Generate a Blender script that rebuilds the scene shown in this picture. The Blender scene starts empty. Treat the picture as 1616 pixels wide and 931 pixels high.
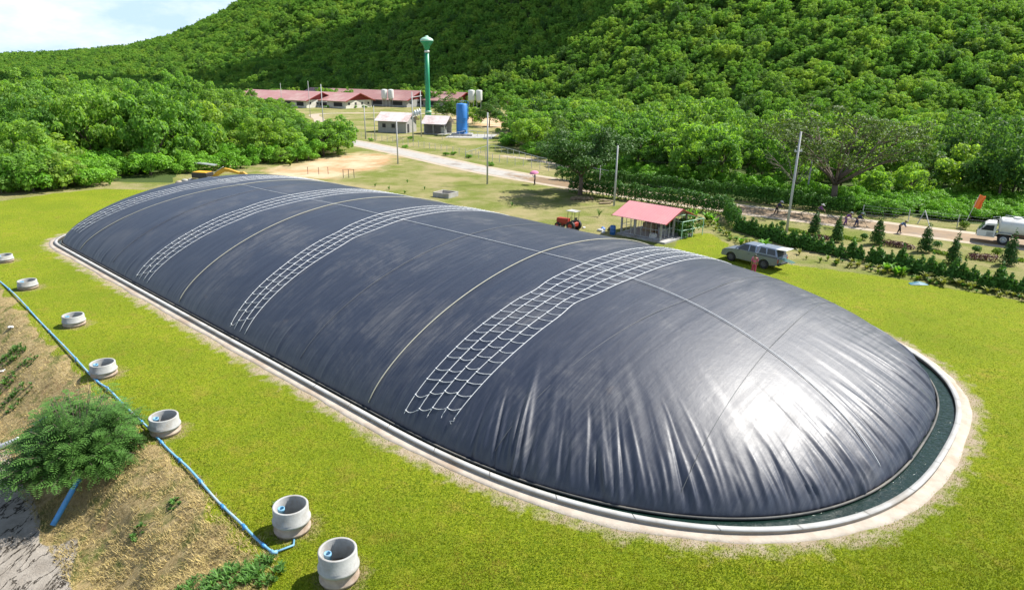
import bpy, math, random
import numpy as np
from mathutils import Vector, Matrix

SC = bpy.context.scene
COL = SC.collection
rnd = random.Random(7)
rng = np.random.default_rng(11)
rad = math.radians

# ---------------------------------------------------------------- camera
W0, H0, FPX = 1616.0, 931.0, 1080.0
TH, ROLL, CH = rad(18.4), rad(1.0), 16.0
cam_d = bpy.data.cameras.new('camera'); cam = bpy.data.objects.new('camera', cam_d)
COL.objects.link(cam)
cam_d.sensor_width = 36; cam_d.lens = 36 * FPX / W0
cam_d.clip_start = 0.5; cam_d.clip_end = 12000
_fw = Vector((0, math.cos(TH), -math.sin(TH))); _up0 = Vector((0, math.sin(TH), math.cos(TH))); _rt0 = Vector((1, 0, 0))
_rt = _rt0 * math.cos(ROLL) + _up0 * math.sin(ROLL)
_up = -_rt0 * math.sin(ROLL) + _up0 * math.cos(ROLL)
M = Matrix(((_rt.x, _up.x, -_fw.x, 0), (_rt.y, _up.y, -_fw.y, 0), (_rt.z, _up.z, -_fw.z, CH), (0, 0, 0, 1)))
cam.matrix_world = M
SC.camera = cam

# ---------------------------------------------------------------- light
SUN_EL, SUN_AZ = rad(51), rad(26)           # azimuth measured from +x towards +y
sdir = Vector((math.cos(SUN_EL) * math.cos(SUN_AZ), math.cos(SUN_EL) * math.sin(SUN_AZ), math.sin(SUN_EL)))
sl = bpy.data.lights.new('sun', 'SUN'); sl.energy = 5.0; sl.angle = rad(0.53); sl.color = (1.0, 0.955, 0.88)
so = bpy.data.objects.new('sun', sl); COL.objects.link(so)
so.location = (60, 40, 90)
so.rotation_euler = sdir.to_track_quat('Z', 'Y').to_euler()
wd = bpy.data.worlds.new('World'); SC.world = wd; wd.use_nodes = True
nt = wd.node_tree; nt.nodes.clear()
wo = nt.nodes.new('ShaderNodeOutputWorld'); bg = nt.nodes.new('ShaderNodeBackground')
sky = nt.nodes.new('ShaderNodeTexSky'); sky.sky_type = 'NISHITA'; sky.sun_disc = False
sky.sun_elevation = SUN_EL; sky.sun_rotation = math.pi / 2 - SUN_AZ
sky.air_density = 1.2; sky.dust_density = .5; sky.ozone_density = 1.0
# procedural cumulus veil mixed over the sky
tc = nt.nodes.new('ShaderNodeTexCoord'); mp = nt.nodes.new('ShaderNodeMapping'); mp.inputs['Scale'].default_value = (1.0, 1.0, 2.6)
nz = nt.nodes.new('ShaderNodeTexNoise'); nz.inputs['Scale'].default_value = 5.2; nz.inputs['Detail'].default_value = 9; nz.inputs['Roughness'].default_value = .62
rp = nt.nodes.new('ShaderNodeValToRGB'); rp.color_ramp.elements[0].position = .42; rp.color_ramp.elements[1].position = .66
rp.color_ramp.elements[0].color = (4.9 / 10, 6.6 / 10, 8.9 / 10, 1); rp.color_ramp.elements[1].color = (.84, .89, .94, 1)
mx = nt.nodes.new('ShaderNodeMixRGB'); mx.inputs['Color2'].default_value = (7.4, 8.3, 9.4, 1)
nt.links.new(tc.outputs['Generated'], mp.inputs['Vector']); nt.links.new(mp.outputs[0], nz.inputs['Vector'])
nt.links.new(nz.outputs['Fac'], rp.inputs['Fac'])
sep = nt.nodes.new('ShaderNodeSeparateXYZ'); nt.links.new(tc.outputs['Generated'], sep.inputs[0])
mr = nt.nodes.new('ShaderNodeMapRange'); mr.inputs['From Min'].default_value = .18; mr.inputs['From Max'].default_value = .62; mr.inputs['To Min'].default_value = 1.0; mr.inputs['To Max'].default_value = .12
nt.links.new(sep.outputs[2], mr.inputs['Value'])
ml = nt.nodes.new('ShaderNodeVectorMath'); ml.operation = 'SCALE'; ml.inputs['Scale'].default_value = 10.0; nt.links.new(rp.outputs['Color'], ml.inputs[0]); nt.links.new(ml.outputs[0], mx.inputs['Color2']); nt.links.new(mr.outputs[0], mx.inputs['Fac'])
nt.links.new(sky.outputs['Color'], mx.inputs['Color1']); nt.links.new(mx.outputs[0], bg.inputs['Color'])
bg.inputs['Strength'].default_value = 0.075
nt.links.new(bg.outputs[0], wo.inputs['Surface'])
SC.view_settings.view_transform = 'Standard'; SC.view_settings.look = 'None'
SC.view_settings.exposure = 0.86; SC.view_settings.gamma = 1.0; SC.view_settings.use_curve_mapping = False
SC.cycles.max_bounces = 6; SC.cycles.diffuse_bounces = 3; SC.cycles.transparent_max_bounces = 8
SC.cycles.use_adaptive_sampling = True

# ---------------------------------------------------------------- helpers
def G(px, py, z=0.0):
    """place on the ground seen at a given spot of the photograph"""
    x = (px - 808) / FPX; y = -(py - 465.5) / FPX
    r = _rt * x + _up * y + _fw
    t = (z - CH) / r.z
    return Vector((0, 0, CH)) + r * t

def tag(o, label=None, cat=None, group=None, kind=None):
    if label: o['label'] = label
    if cat: o['category'] = cat
    if group: o['group'] = group
    if kind: o['kind'] = kind
    return o

def empty(name, loc, rz=0.0, sc=1.0):
    o = bpy.data.objects.new(name, None); COL.objects.link(o)
    o.location = loc; o.rotation_euler = (0, 0, rz); o.scale = (sc,) * 3
    o.empty_display_size = .3
    return o

def link(name, mesh, parent=None, loc=(0, 0, 0), rz=0.0, sc=1.0):
    o = bpy.data.objects.new(name, mesh); COL.objects.link(o)
    o.location = loc; o.rotation_euler = (0, 0, rz); o.scale = (sc,) * 3 if not isinstance(sc, tuple) else sc
    if parent: o.parent = parent
    return o

def copy_tree(o, parent=None):
    c = o.copy(); COL.objects.link(c); c.parent = parent
    for ch in list(o.children): copy_tree(ch, c)
    return c

def np_mesh(name, V, F, mat=None, smooth=False, uv=None, attrs=None):
    """V (n,3), F (m,k) arrays"""
    V = np.asarray(V, np.float32); F = np.asarray(F, np.int32)
    me = bpy.data.meshes.new(name)
    me.vertices.add(len(V)); me.vertices.foreach_set('co', V.ravel())
    m, k = F.shape
    me.loops.add(m * k); me.loops.foreach_set('vertex_index', F.ravel())
    me.polygons.add(m); me.polygons.foreach_set('loop_start', np.arange(0, m * k, k, dtype=np.int32))
    me.polygons.foreach_set('loop_total', np.full(m, k, np.int32))
    if smooth: me.polygons.foreach_set('use_smooth', np.ones(m, bool))
    me.update(calc_edges=True)
    if uv is not None:
        ul = me.uv_layers.new(name='UVMap'); ul.data.foreach_set('uv', np.asarray(uv, np.float32)[F.ravel()].ravel())
    if attrs:
        for an, av in attrs.items():
            at = me.attributes.new(an, 'FLOAT', 'POINT'); at.data.foreach_set('value', np.asarray(av, np.float32))
    if mat: me.materials.append(mat)
    return me

class MB:
    def __init__(s): s.v = []; s.f = []
    def add(s, vs, fs):
        b = len(s.v); s.v += [tuple(p) for p in vs]; s.f += [tuple(i + b for i in f) for f in fs]; return s
    def box(s, c, d, rz=0, ry=0, taper=1.0):
        cx, cy, cz = c; hx, hy, hz = d[0] / 2, d[1] / 2, d[2] / 2
        R = Matrix.Rotation(rz, 3, 'Z') @ Matrix.Rotation(ry, 3, 'Y')
        vs = []
        for z in (-1, 1):
            t = taper if z > 0 else 1
            for x, y in ((-1, -1), (1, -1), (1, 1), (-1, 1)):
                p = R @ Vector((x * hx * t, y * hy * t, z * hz)); vs.append((p.x + cx, p.y + cy, p.z + cz))
        return s.add(vs, [(3, 2, 1, 0), (4, 5, 6, 7), (0, 1, 5, 4), (1, 2, 6, 5), (2, 3, 7, 6), (3, 0, 4, 7)])
    def tube(s, pts, r, n=8, cap=True):
        pts = [Vector(p) for p in pts]; rs = r if isinstance(r, (list, tuple)) else [r] * len(pts)
        vs = []; fs = []; prev = None
        for i, p in enumerate(pts):
            d = (pts[min(i + 1, len(pts) - 1)] - pts[max(i - 1, 0)])
            if d.length < 1e-9: d = Vector((0, 0, 1))
            d.normalize()
            if prev is None:
                u = d.orthogonal().normalized()
            else:
                u = (prev - d * prev.dot(d))
                u = u.normalized() if u.length > 1e-6 else d.orthogonal().normalized()
            prev = u; w = d.cross(u)
            for k in range(n):
                a = 2 * math.pi * k / n; vs.append(p + (u * math.cos(a) + w * math.sin(a)) * rs[i])
        for i in range(len(pts) - 1):
            for k in range(n):
                k2 = (k + 1) % n; fs.append((i * n + k, i * n + k2, (i + 1) * n + k2, (i + 1) * n + k))
        if cap:
            fs.append(tuple(range(n - 1, -1, -1))); fs.append(tuple((len(pts) - 1) * n + k for k in range(n)))
        return s.add(vs, fs)
    def lathe(s, prof, c=(0, 0, 0), n=24, cap0=True, cap1=True):
        vs = []; fs = []
        for r, z in prof:
            for k in range(n):
                a = 2 * math.pi * k / n; vs.append((c[0] + r * math.cos(a), c[1] + r * math.sin(a), c[2] + z))
        for i in range(len(prof) - 1):
            for k in range(n):
                k2 = (k + 1) % n; fs.append((i * n + k, i * n + k2, (i + 1) * n + k2, (i + 1) * n + k))
        if cap0: fs.append(tuple(range(n - 1, -1, -1)))
        if cap1: fs.append(tuple((len(prof) - 1) * n + k for k in range(n)))
        return s.add(vs, fs)
    def prism(s, poly, y0, y1):
        """poly in the x-z plane, extruded along y"""
        n = len(poly); vs = [(x, y0, z) for x, z in poly] + [(x, y1, z) for x, z in poly]
        fs = [tuple(range(n - 1, -1, -1)), tuple(range(n, 2 * n))] + [(i, (i + 1) % n, n + (i + 1) % n, n + i) for i in range(n)]
        fs = [tuple(reversed(f)) for f in fs]
        return s.add(vs, fs)
    def slab(s, poly, z0, z1):
        n = len(poly); vs = [(x, y, z0) for x, y in poly] + [(x, y, z1) for x, y in poly]
        fs = [tuple(range(n - 1, -1, -1)), tuple(range(n, 2 * n))] + [(i, (i + 1) % n, n + (i + 1) % n, n + i) for i in range(n)]
        return s.add(vs, fs)
    def ell(s, c, r, nu=12, nv=8):
        prof = []
        vs = []; fs = []
        for i in range(nv + 1):
            t = math.pi * i / nv
            for k in range(nu):
                a = 2 * math.pi * k / nu
                vs.append((c[0] + r[0] * math.sin(t) * math.cos(a), c[1] + r[1] * math.sin(t) * math.sin(a), c[2] + r[2] * math.cos(t)))
        for i in range(nv):
            for k in range(nu):
                k2 = (k + 1) % nu; fs.append((i * nu + k2, i * nu + k, (i + 1) * nu + k, (i + 1) * nu + k2))
        return s.add(vs, fs)
    def mesh(s, name, mat, smooth=False, bevel=0):
        me = bpy.data.meshes.new(name); me.from_pydata(s.v, [], s.f); me.update()
        if mat: me.materials.append(mat)
        if smooth: me.polygons.foreach_set('use_smooth', [True] * len(me.polygons))
        return me
    def build(s, name, mat, parent=None, smooth=False, bevel=0, loc=(0, 0, 0)):
        o = link(name, s.mesh(name, mat, smooth), parent, loc)
        if bevel:
            m = o.modifiers.new('bevel', 'BEVEL'); m.width = bevel; m.segments = 2; m.limit_method = 'ANGLE'
        return o

# ---------------------------------------------------------------- materials
def newmat(name):
    m = bpy.data.materials.new(name); m.use_nodes = True
    t = m.node_tree; b = t.nodes['Principled BSDF']
    return m, t, b
def N(t, kind, **kw):
    n = t.nodes.new(kind)
    for k, v in kw.items():
        if k in n.inputs: n.inputs[k].default_value = v
        else: setattr(n, k, v)
    return n
def ramp(t, src, stops):
    r = t.nodes.new('ShaderNodeValToRGB'); e = r.color_ramp.elements
    while len(e) > 1: e.remove(e[-1])
    e[0].position = stops[0][0]; e[0].color = (*stops[0][1], 1)
    for p, c in stops[1:]:
        x = e.new(p); x.color = (*c, 1)
    t.links.new(src, r.inputs['Fac']); return r
def mixc(t, fac, a, b, mode='MIX'):
    m = t.nodes.new('ShaderNodeMixRGB'); m.blend_type = mode
    for i, v in (('Fac', fac), ('Color1', a), ('Color2', b)):
        if hasattr(v, 'links') or isinstance(v, bpy.types.NodeSocket): t.links.new(v, m.inputs[i])
        else: m.inputs[i].default_value = v if i == 'Fac' else (*v, 1)
    return m.outputs[0]
def noise(t, scale, detail=5, rough=.6, vec=None, dist=0):
    n = N(t, 'ShaderNodeTexNoise', Scale=scale, Detail=detail, Roughness=rough, Distortion=dist)
    if vec is not None: t.links.new(vec, n.inputs['Vector'])
    return n.outputs['Fac']
def objvec(t, scale=(1, 1, 1), kind='Object'):
    c = t.nodes.new('ShaderNodeTexCoord'); m = t.nodes.new('ShaderNodeMapping'); m.inputs['Scale'].default_value = scale
    t.links.new(c.outputs[kind], m.inputs['Vector']); return m.outputs[0]
def smat(name, col, rough=.6, var=.25, scale=3.0, bump=0.0, metal=0.0, dirt=None, spec=.5):
    """painted / concrete / metal surface with uneven tone"""
    m, t, b = newmat(name)
    v = objvec(t); n = noise(t, scale, 6, .65, v)
    lo = tuple(c * (1 - var) for c in col); hi = tuple(min(1, c * (1 + var)) for c in col)
    r = ramp(t, n, [(.3, lo), (.7, hi)])
    out = r.outputs[0]
    if dirt:
        d = noise(t, scale * .35, 7, .7, v)
        dr = ramp(t, d, [(.48, (0, 0, 0)), (.66, (1, 1, 1))])
        out = mixc(t, dr.outputs[0], out, dirt)
    t.links.new(out, b.inputs['Base Color'])
    b.inputs['Roughness'].default_value = rough; b.inputs['Metallic'].default_value = metal
    b.inputs['Specular IOR Level'].default_value = spec
    if bump:
        bn = N(t, 'ShaderNodeBump', Strength=.6, Distance=bump); t.links.new(noise(t, scale * 6, 5, .7, v), bn.inputs['Height'])
        t.links.new(bn.outputs[0], b.inputs['Normal'])
    return m
def leafmat(name, c1, c2, c3, trans=.35, rough=.55, scale=.5):
    m, t, b = newmat(name)
    oi = t.nodes.new('ShaderNodeObjectInfo'); g = t.nodes.new('ShaderNodeNewGeometry')
    r1 = ramp(t, oi.outputs['Random'], [(0, c1), (.5, c2), (1, c3)])
    n = noise(t, scale, 3, .6, g.outputs['Position'])
    rr = ramp(t, n, [(.3, (.72, .72, .72)), (.7, (1.3, 1.3, 1.15))])
    c = mixc(t, 1.0, r1.outputs[0], rr.outputs[0], 'MULTIPLY')
    lr = ramp(t, g.outputs['Random Per Island'], [(0, (.7, .72, .7)), (1, (1.3, 1.28, 1.2))])
    c = mixc(t, 1.0, c, lr.outputs[0], 'MULTIPLY')
    t.links.new(c, b.inputs['Base Color']); b.inputs['Roughness'].default_value = rough
    b.inputs['Specular IOR Level'].default_value = .22
    tr = t.nodes.new('ShaderNodeBsdfTranslucent')
    c2_ = mixc(t, 1.0, c, (1.25, 1.25, .45), 'MULTIPLY'); t.links.new(c2_, tr.inputs['Color'])
    mxs = t.nodes.new('ShaderNodeMixShader'); mxs.inputs[0].default_value = trans
    t.links.new(b.outputs[0], mxs.inputs[1]); t.links.new(tr.outputs[0], mxs.inputs[2])
    t.links.new(mxs.outputs[0], t.nodes['Material Output'].inputs['Surface'])
    return m

MT = {}
MT['conc'] = smat('concrete', (.38, .375, .36), .85, .18, 2.5, .01, dirt=(.30, .27, .22))
MT['conc_new'] = smat('pale_concrete', (.36, .36, .345), .85, .18, 2.2, .012, dirt=(.25, .22, .18))
MT['conc_dirty'] = smat('soiled_concrete', (.36, .29, .23), .9, .22, 3, .01, dirt=(.24, .17, .12))
MT['conc_pole'] = smat('pole_concrete', (.42, .42, .41), .8, .1, 2, .003)
MT['sand'] = smat('sand', (.38, .32, .245), .95, .18, 1.6, .02, dirt=(.38, .28, .19))
MT['white'] = smat('white_paint', (.64, .64, .62), .5, .07, 1.2, dirt=(.55, .52, .46))
MT['cream'] = smat('cream_wall', (.62, .59, .53), .8, .08, .8, dirt=(.48, .43, .36))
MT['greywall'] = smat('grey_block_wall', (.34, .33, .31), .9, .15, 1.5, .01)
MT['dark'] = smat('dark_rubber', (.018, .018, .02), .7, .3, 3)
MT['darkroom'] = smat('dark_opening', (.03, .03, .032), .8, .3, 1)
MT['steel'] = smat('galvanised_steel', (.48, .50, .52), .4, .12, 4, metal=.6)
MT['blackmetal'] = smat('black_steel', (.03, .03, .033), .5, .3, 3)
MT['rust'] = smat('rusted_steel', (.16, .08, .045), .8, .35, 3)
MT['blue'] = smat('blue_paint', (.03, .19, .52), .45, .12, .8, dirt=(.04, .15, .38))
MT['bluep'] = smat('blue_plastic_pipe', (.14, .34, .50), .55, .2, 2.2, dirt=(.34, .42, .46))
MT['bluedk'] = smat('blue_pipe', (.05, .25, .55), .4, .15, 3)
MT['bluedrum'] = smat('blue_drum', (.03, .13, .36), .4, .12, 3)
MT['greent'] = smat('green_paint', (.02, .28, .13), .45, .1, .6)
MT['greenl'] = smat('pale_green_paint', (.36, .60, .44), .5, .15, 1.2)
MT['pinkroof'] = smat('faded_red_roof', (.38, .19, .18), .55, .08, .5, dirt=(.44, .29, .26))
MT['redtrim'] = smat('dark_red_trim', (.22, .022, .02), .6, .15, 1)
MT['oldroof'] = smat('weathered_roof_sheet', (.62, .54, .52), .6, .12, .7, dirt=(.42, .24, .20))
MT['redroof2'] = smat('dull_red_roof', (.30, .15, .14), .6, .12, .35, dirt=(.36, .22, .20))
MT['yellow'] = smat('yellow_paint', (.62, .34, .02), .5, .1, 2, dirt=(.45, .25, .05))
MT['red'] = smat('red_paint', (.36, .035, .02), .5, .15, 2, dirt=(.2, .06, .04))
MT['orange'] = smat('orange_cloth', (.80, .20, .035), .8, .12, 3)
MT['rope'] = smat('white_rope', (.70, .71, .71), .8, .08, 4)
MT['ropey'] = smat('straw_rope', (.40, .385, .30), .8, .12, 4)
MT['bark'] = smat('bark', (.13, .10, .075), .95, .3, 3, .03)
MT['palebark'] = smat('pale_bark', (.26, .22, .18), .95, .25, 3, .02)
MT['silver'] = smat('silver_paint', (.27, .31, .39), .32, .04, 1.5, metal=.45)
MT['silver_dusty'] = smat('dusty_silver_paint', (.19, .22, .28), .35, .08, 1.5, metal=.35, dirt=(.24, .23, .21))
m, t, b = newmat('tinted_glass'); b.inputs['Base Color'].default_value = (.02, .03, .04, 1); b.inputs['Roughness'].default_value = .08
MT['glass'] = m
MT['skin'] = smat('skin', (.30, .16, .09), .6, .05, 5)
for nm, c in dict(navy=(.025, .03, .09), purple=(.17, .06, .22), grey=(.27, .27, .30), black=(.015, .015, .018), pink=(.55, .10, .24), magenta=(.42, .05, .12),
                  hatw=(.62, .60, .55), khaki=(.32, .27, .18), shirtblue=(.10, .14, .26), pinkumb=(.62, .2, .34)).items():
    MT[nm] = smat(nm + '_cloth', c, .9, .12, 5)
MT['teal'] = smat('teal_plastic', (.03, .14, .19), .6, .15, 3)
MT['rimdk'] = smat('dull_alloy', (.12, .12, .13), .5, .2, 5, metal=.4)
MT['wood'] = smat('worn_timber', (.30, .23, .15), .9, .2, 3)
MT['tail'] = smat('tail_lamp_plastic', (.42, .02, .02), .3, .05, 5)
MT['purpleleaf'] = leafmat('purple_foliage', (.10, .045, .05), (.12, .05, .06), (.08, .04, .045), .15, scale=2)
L1 = leafmat('bright_foliage', (.17, .33, .07), (.215, .38, .075), (.29, .42, .09), .55)
L2 = leafmat('mid_foliage', (.125, .27, .06), (.17, .33, .07), (.235, .37, .085), .55)
L3 = leafmat('dark_foliage', (.075, .165, .045), (.095, .195, .05), (.125, .225, .06), .46)
LR = leafmat('rain_tree_foliage', (.04, .11, .022), (.045, .115, .022), (.05, .12, .022), .25, scale=1.2)
LO = leafmat('olive_foliage', (.085, .14, .04), (.09, .145, .04), (.095, .15, .04), .35, scale=.8)
LC = leafmat('cypress_foliage', (0.036, 0.102, 0.0216), (0.048, 0.12, 0.024), (0.054, 0.132, 0.024), .2, scale=3)
LH = leafmat('hedge_foliage', (0.0585, 0.156, 0.0286), (0.065, 0.169, 0.026), (0.0715, 0.182, 0.0286), .25, scale=2)
LT = leafmat('topiary_foliage', (.13, .22, .02), (.14, .23, .02), (.15, .24, .02), .3, scale=2)
LW = leafmat('weed_foliage', (0.126, 0.308, 0.028), (0.154, 0.35, 0.035), (0.182, 0.378, 0.042), .35, scale=.6)
LB = leafmat('feathery_bush_foliage', (.085, .19, .045), (.09, .20, .045), (.095, .21, .045), .3, scale=1.5)
LY = leafmat('yellowish_foliage', (0.204, 0.24, 0.06), (0.24, 0.264, 0.072), (0.264, 0.288, 0.084), .3, scale=2)

# ---------------------------------------------------------------- dome frame: s along the long axis, n across
AX = np.array([.74556, -.66644]); NX = np.array([.66644, .74556])
NC, HW, SA, SB, CL, CF, DA = 33.0, 15.35, -24.0, -69.6, 19.6, 6.3, 5.25
def sn2xy(s, n): return s * AX[0] + n * NX[0], s * AX[1] + n * NX[1]
def xy2sn(x, y): return x * AX[0] + y * AX[1], x * NX[0] + y * NX[1]
def offn(off): return off - .5 * np.clip((off - .2) / .4, 0.0, 1.0)     # the channel is narrow along the sides
def rad_sn(s, n, off=0.0):
    v = np.abs(n - NC) / (HW + offn(off)); u = np.maximum(np.maximum((s - SA) / (CL + off), (SB - s) / (CF + off)), 0)
    return (v ** 2.6 + u ** 2.6) ** (1 / 2.6)
def dome_a(s): return 5.35 - .85 * np.clip((-np.asarray(s, float) - 45) / 33, 0, 1)
def dome_z(s, n):
    r = np.minimum(rad_sn(s, n), 1.0); return .1 + dome_a(s) * (1 - r * r) ** .68
def perim(off, m):
    """closed outline of the reservoir grown by off; (m,2) in s,n, even spacing"""
    a = np.linspace(0, 2 * np.pi, 4001)[:-1]
    ca, sa = np.cos(a), np.sin(a)
    k = (np.abs(ca) ** 2.6 + np.abs(sa) ** 2.6) ** (-1 / 2.6)
    n = k * sa * (HW + offn(off))
    s = np.where(ca >= 0, SA + k * ca * (CL + off), SB + k * ca * (CF + off))
    P = np.stack([s, NC + n], 1)
    # insert the straight sides
    i = np.where((P[:-1, 0] > -43) & (P[1:, 0] < -43))[0]
    P = np.vstack([P, P[:1]])
    d = np.r_[0, np.cumsum(np.linalg.norm(np.diff(P, axis=0), axis=1))]
    q = np.linspace(0, d[-1], m + 1)[:-1]
    return np.stack([np.interp(q, d, P[:, 0]), np.interp(q, d, P[:, 1])], 1), q, d[-1]

# ---------------------------------------------------------------- terrain
PIPE = [G(*p) for p in [(-140, 345), (-60, 400), (0, 445), (60, 505), (140, 590), (180, 625), (240, 685), (300, 745), (370, 820), (432, 876)]]
RIM = [(p.x, p.y) for p in PIPE] + [(-7.9, 18.0), (-7.6, 16.5), (-7.3, 12.0), (-7, 2.0)]
ry_ = np.array([p[1] for p in RIM])[::-1]; rx_ = np.array([p[0] for p in RIM])[::-1]
def vnoise(x, y, f, seed=0):
    """smooth value noise on arrays"""
    x = np.asarray(x, float) * f; y = np.asarray(y, float) * f
    xi = np.floor(x).astype(np.int64); yi = np.floor(y).astype(np.int64); fx = x - xi; fy = y - yi
    fx = fx * fx * (3 - 2 * fx); fy = fy * fy * (3 - 2 * fy)
    def h(a, b):
        q = (a * 374761393 + b * 668265263 + seed * 974711) & 0xffffffff
        q = ((q ^ (q >> 13)) * 1274126177) & 0xffffffff
        return ((q ^ (q >> 16)) & 0xffff) / 65535.0
    return (h(xi, yi) * (1 - fx) + h(xi + 1, yi) * fx) * (1 - fy) + (h(xi, yi + 1) * (1 - fx) + h(xi + 1, yi + 1) * fx) * fy
def sstep(a, b, x):
    t = np.clip((x - a) / (b - a), 0, 1); return t * t * (3 - 2 * t)
T_ = [-2.0, -.80, -.66, -.54, -.47, -.40, -.36, -.28, -.10, .05, .2, .5, .8, 2.0]
FOOT = [700, 600, 560, 500, 450, 400, 370, 330, 300, 270, 205, 165, 150, 150]
CRST = [1000, 980, 960, 930, 900, 880, 870, 860, 850, 830, 800, 700, 650, 600]
EL = [-.004, -.004, .002, .012, .030, .056, .076, .120, .19, .22, .25, .30, .33, .35]
def terrain(x, y):
    x = np.asarray(x, float); y = np.asarray(y, float)
    t = x / np.maximum(y, 1)
    y0 = np.interp(t, T_, FOOT); y1 = np.interp(t, T_, CRST); e = np.interp(t, T_, EL)
    zc = np.maximum(e * y1 + 16, 6)
    s = np.clip((y - y0) / (y1 - y0), 0, 1.6)
    f = np.where(s < 1, s ** 1.12 * (1 - .22 * s ** 3), .78 * np.maximum(1 - ((s - 1) / .9) ** 2, .2)) / .78
    zz = zc * f
    lump = (vnoise(x, y, 1 / 90, 3) - .5) * 26 + (vnoise(x, y, 1 / 38, 4) - .5) * 10
    zz = zz + lump * sstep(.03, .35, s) * np.clip(e * 5, 0, 1)
    # bank down to the pond
    xr = np.interp(y, ry_, rx_)
    d = (xr - x) * .72
    d = d + (vnoise(x, y, .5, 9) - .5) * .5
    bank = -2.35 * sstep(.25, 4.9, d) * (1 - sstep(60, 85, y)) * (y < 90)
    rough = ((vnoise(x, y, 1.1, 5) - .5) * .22 + (vnoise(x, y, 3.1, 6) - .5) * .09) * sstep(.2, 1.2, d) * (1 - sstep(4.4, 5.3, d)) * (y < 75)
    # the pit under the cover
    sp, n_ = xy2sn(x, y)
    pit = -1.2 * (rad_sn(sp, n_, .75) < 1)
    return zz + bank + rough + pit
def tz(x, y): return float(terrain(np.array([x]), np.array([y]))[0])

ny, nx = 620, 560
yy = 3 * (7000 / 3.0) ** np.linspace(0, 1, ny)
tt = np.linspace(-1.7, 1.7, nx)
X = tt[None, :] * yy[:, None]; Y = np.repeat(yy[:, None], nx, 1)
# give the near rows some extra width
wid = np.interp(yy, [3, 20, 60], [3.0, 1.6, 1.0]); X = X * wid[:, None]
Z = terrain(X, Y)
I = np.arange(ny * nx).reshape(ny, nx)
F = np.stack([I[:-1, :-1], I[:-1, 1:], I[1:, 1:], I[1:, :-1]], -1).reshape(-1, 4)
x, y = X.ravel(), Y.ravel()
def inpoly(x, y, poly):
    r = np.zeros(x.shape, bool); n = len(poly)
    for i in range(n):
        x0, y0 = poly[i]; x1, y1 = poly[(i + 1) % n]
        if y0 == y1: continue
        c = ((y0 > y) != (y1 > y)) & (x < (x1 - x0) * (y - y0) / (y1 - y0) + x0); r ^= c
    return r
def gp(*pts): return [(G(*p).x, G(*p).y) for p in pts]
def softpoly(poly, rad_):
    m = np.zeros(x.shape); 
    for k in range(12):
        a = k * 2.4; q = rad_ * math.sqrt((k + .5) / 12); m += inpoly(x + q * math.cos(a), y + q * math.sin(a), poly)
    return m / 12
sd = (np.interp(y, ry_, rx_) - x) * .72
bankw = sstep(-.1, .8, sd + (vnoise(x, y, .8, 21) - .5) * 1.2) * (y < 95)
mudw = sstep(4.3, 5.0, sd + (vnoise(x, y, .7, 22) - .5) * 1.2) * (y < 60)
# lawn: bright turf round the reservoir; beyond it drier field grass
LAWN = gp((-300, 332), (0, 318), (90, 305), (165, 298), (230, 300)) + [sn2xy(-66, 46), sn2xy(-30, 49.5)] + gp((1068, 388), (1072, 372), (1120, 366), (1150, 385), (1160, 405), (1250, 418), (1400, 437), (1500, 455), (1616, 475), (1900, 530)) + [(60, 3), (-90, 3), (-90, 60)]
lawn = softpoly(LAWN, 1.2)
DIRT = gp((395, 275), (520, 247), (590, 238), (640, 246), (625, 262), (575, 272), (520, 285), (470, 292)); dirt = softpoly(DIRT, 7.0)
DIRT2 = gp((690, 186), (800, 178), (835, 190), (800, 203), (760, 206), (745, 196)); dirt = np.maximum(dirt, softpoly(DIRT2, 8.0))
forest = ((y > np.interp(x / y, [-2, -.5, -.43, -.36, -.02, .02, .06, .10, .15, .3, .4, .5, .7, 2], [90, 95, 170, 285, 285, 210, 130, 112, 99, 90, 87, 83, 76, 60]))).astype(float)

sn_s, sn_n = xy2sn(x, y)
sand = 1 - sstep(0, 1, np.clip((rad_sn(sn_s, sn_n, 0) - 1) * 16 / 3.0 - .22, 0, 1))
for_ = [rad_sn(sn_s, sn_n, o_) < 1 for o_ in (1.2, 1.5, 1.8, 2.1, 2.3, 2.6, 2.9)]
sand = sum(m_.astype(float) for m_ in for_) / 7
bare = np.zeros_like(x)
for px, py in ((536, 912), (462, 835), (262, 682), (165, 592), (118, 513), (45, 455), (8, 413)):
    g = G(px, py); bare = np.maximum(bare, 1 - sstep(.35, 1.6, np.hypot(x - g.x - .1, y - g.y - .1)))
gm, t, b = newmat('ground_cover')
def attr(t, nm):
    a = t.nodes.new('ShaderNodeAttribute'); a.attribute_name = nm; return a.outputs['Fac']
pos = t.nodes.new('ShaderNodeNewGeometry').outputs['Position']
def math_(t, op, a, b_):
    m = t.nodes.new('ShaderNodeMath'); m.operation = op
    for i, v in enumerate((a, b_)):
        if isinstance(v, bpy.types.NodeSocket): t.links.new(v, m.inputs[i])
        else: m.inputs[i].default_value = v
    return m.outputs[0]
def edge(t, a, nscale, amp=.5, lo=.42, hi=.58):
    n = noise(t, nscale, 6, .65, pos); s = math_(t, 'ADD', a, math_(t, 'MULTIPLY', math_(t, 'SUBTRACT', n, .5), amp))
    return ramp(t, s, [(lo, (0, 0, 0)), (hi, (1, 1, 1))]).outputs[0]
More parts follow.
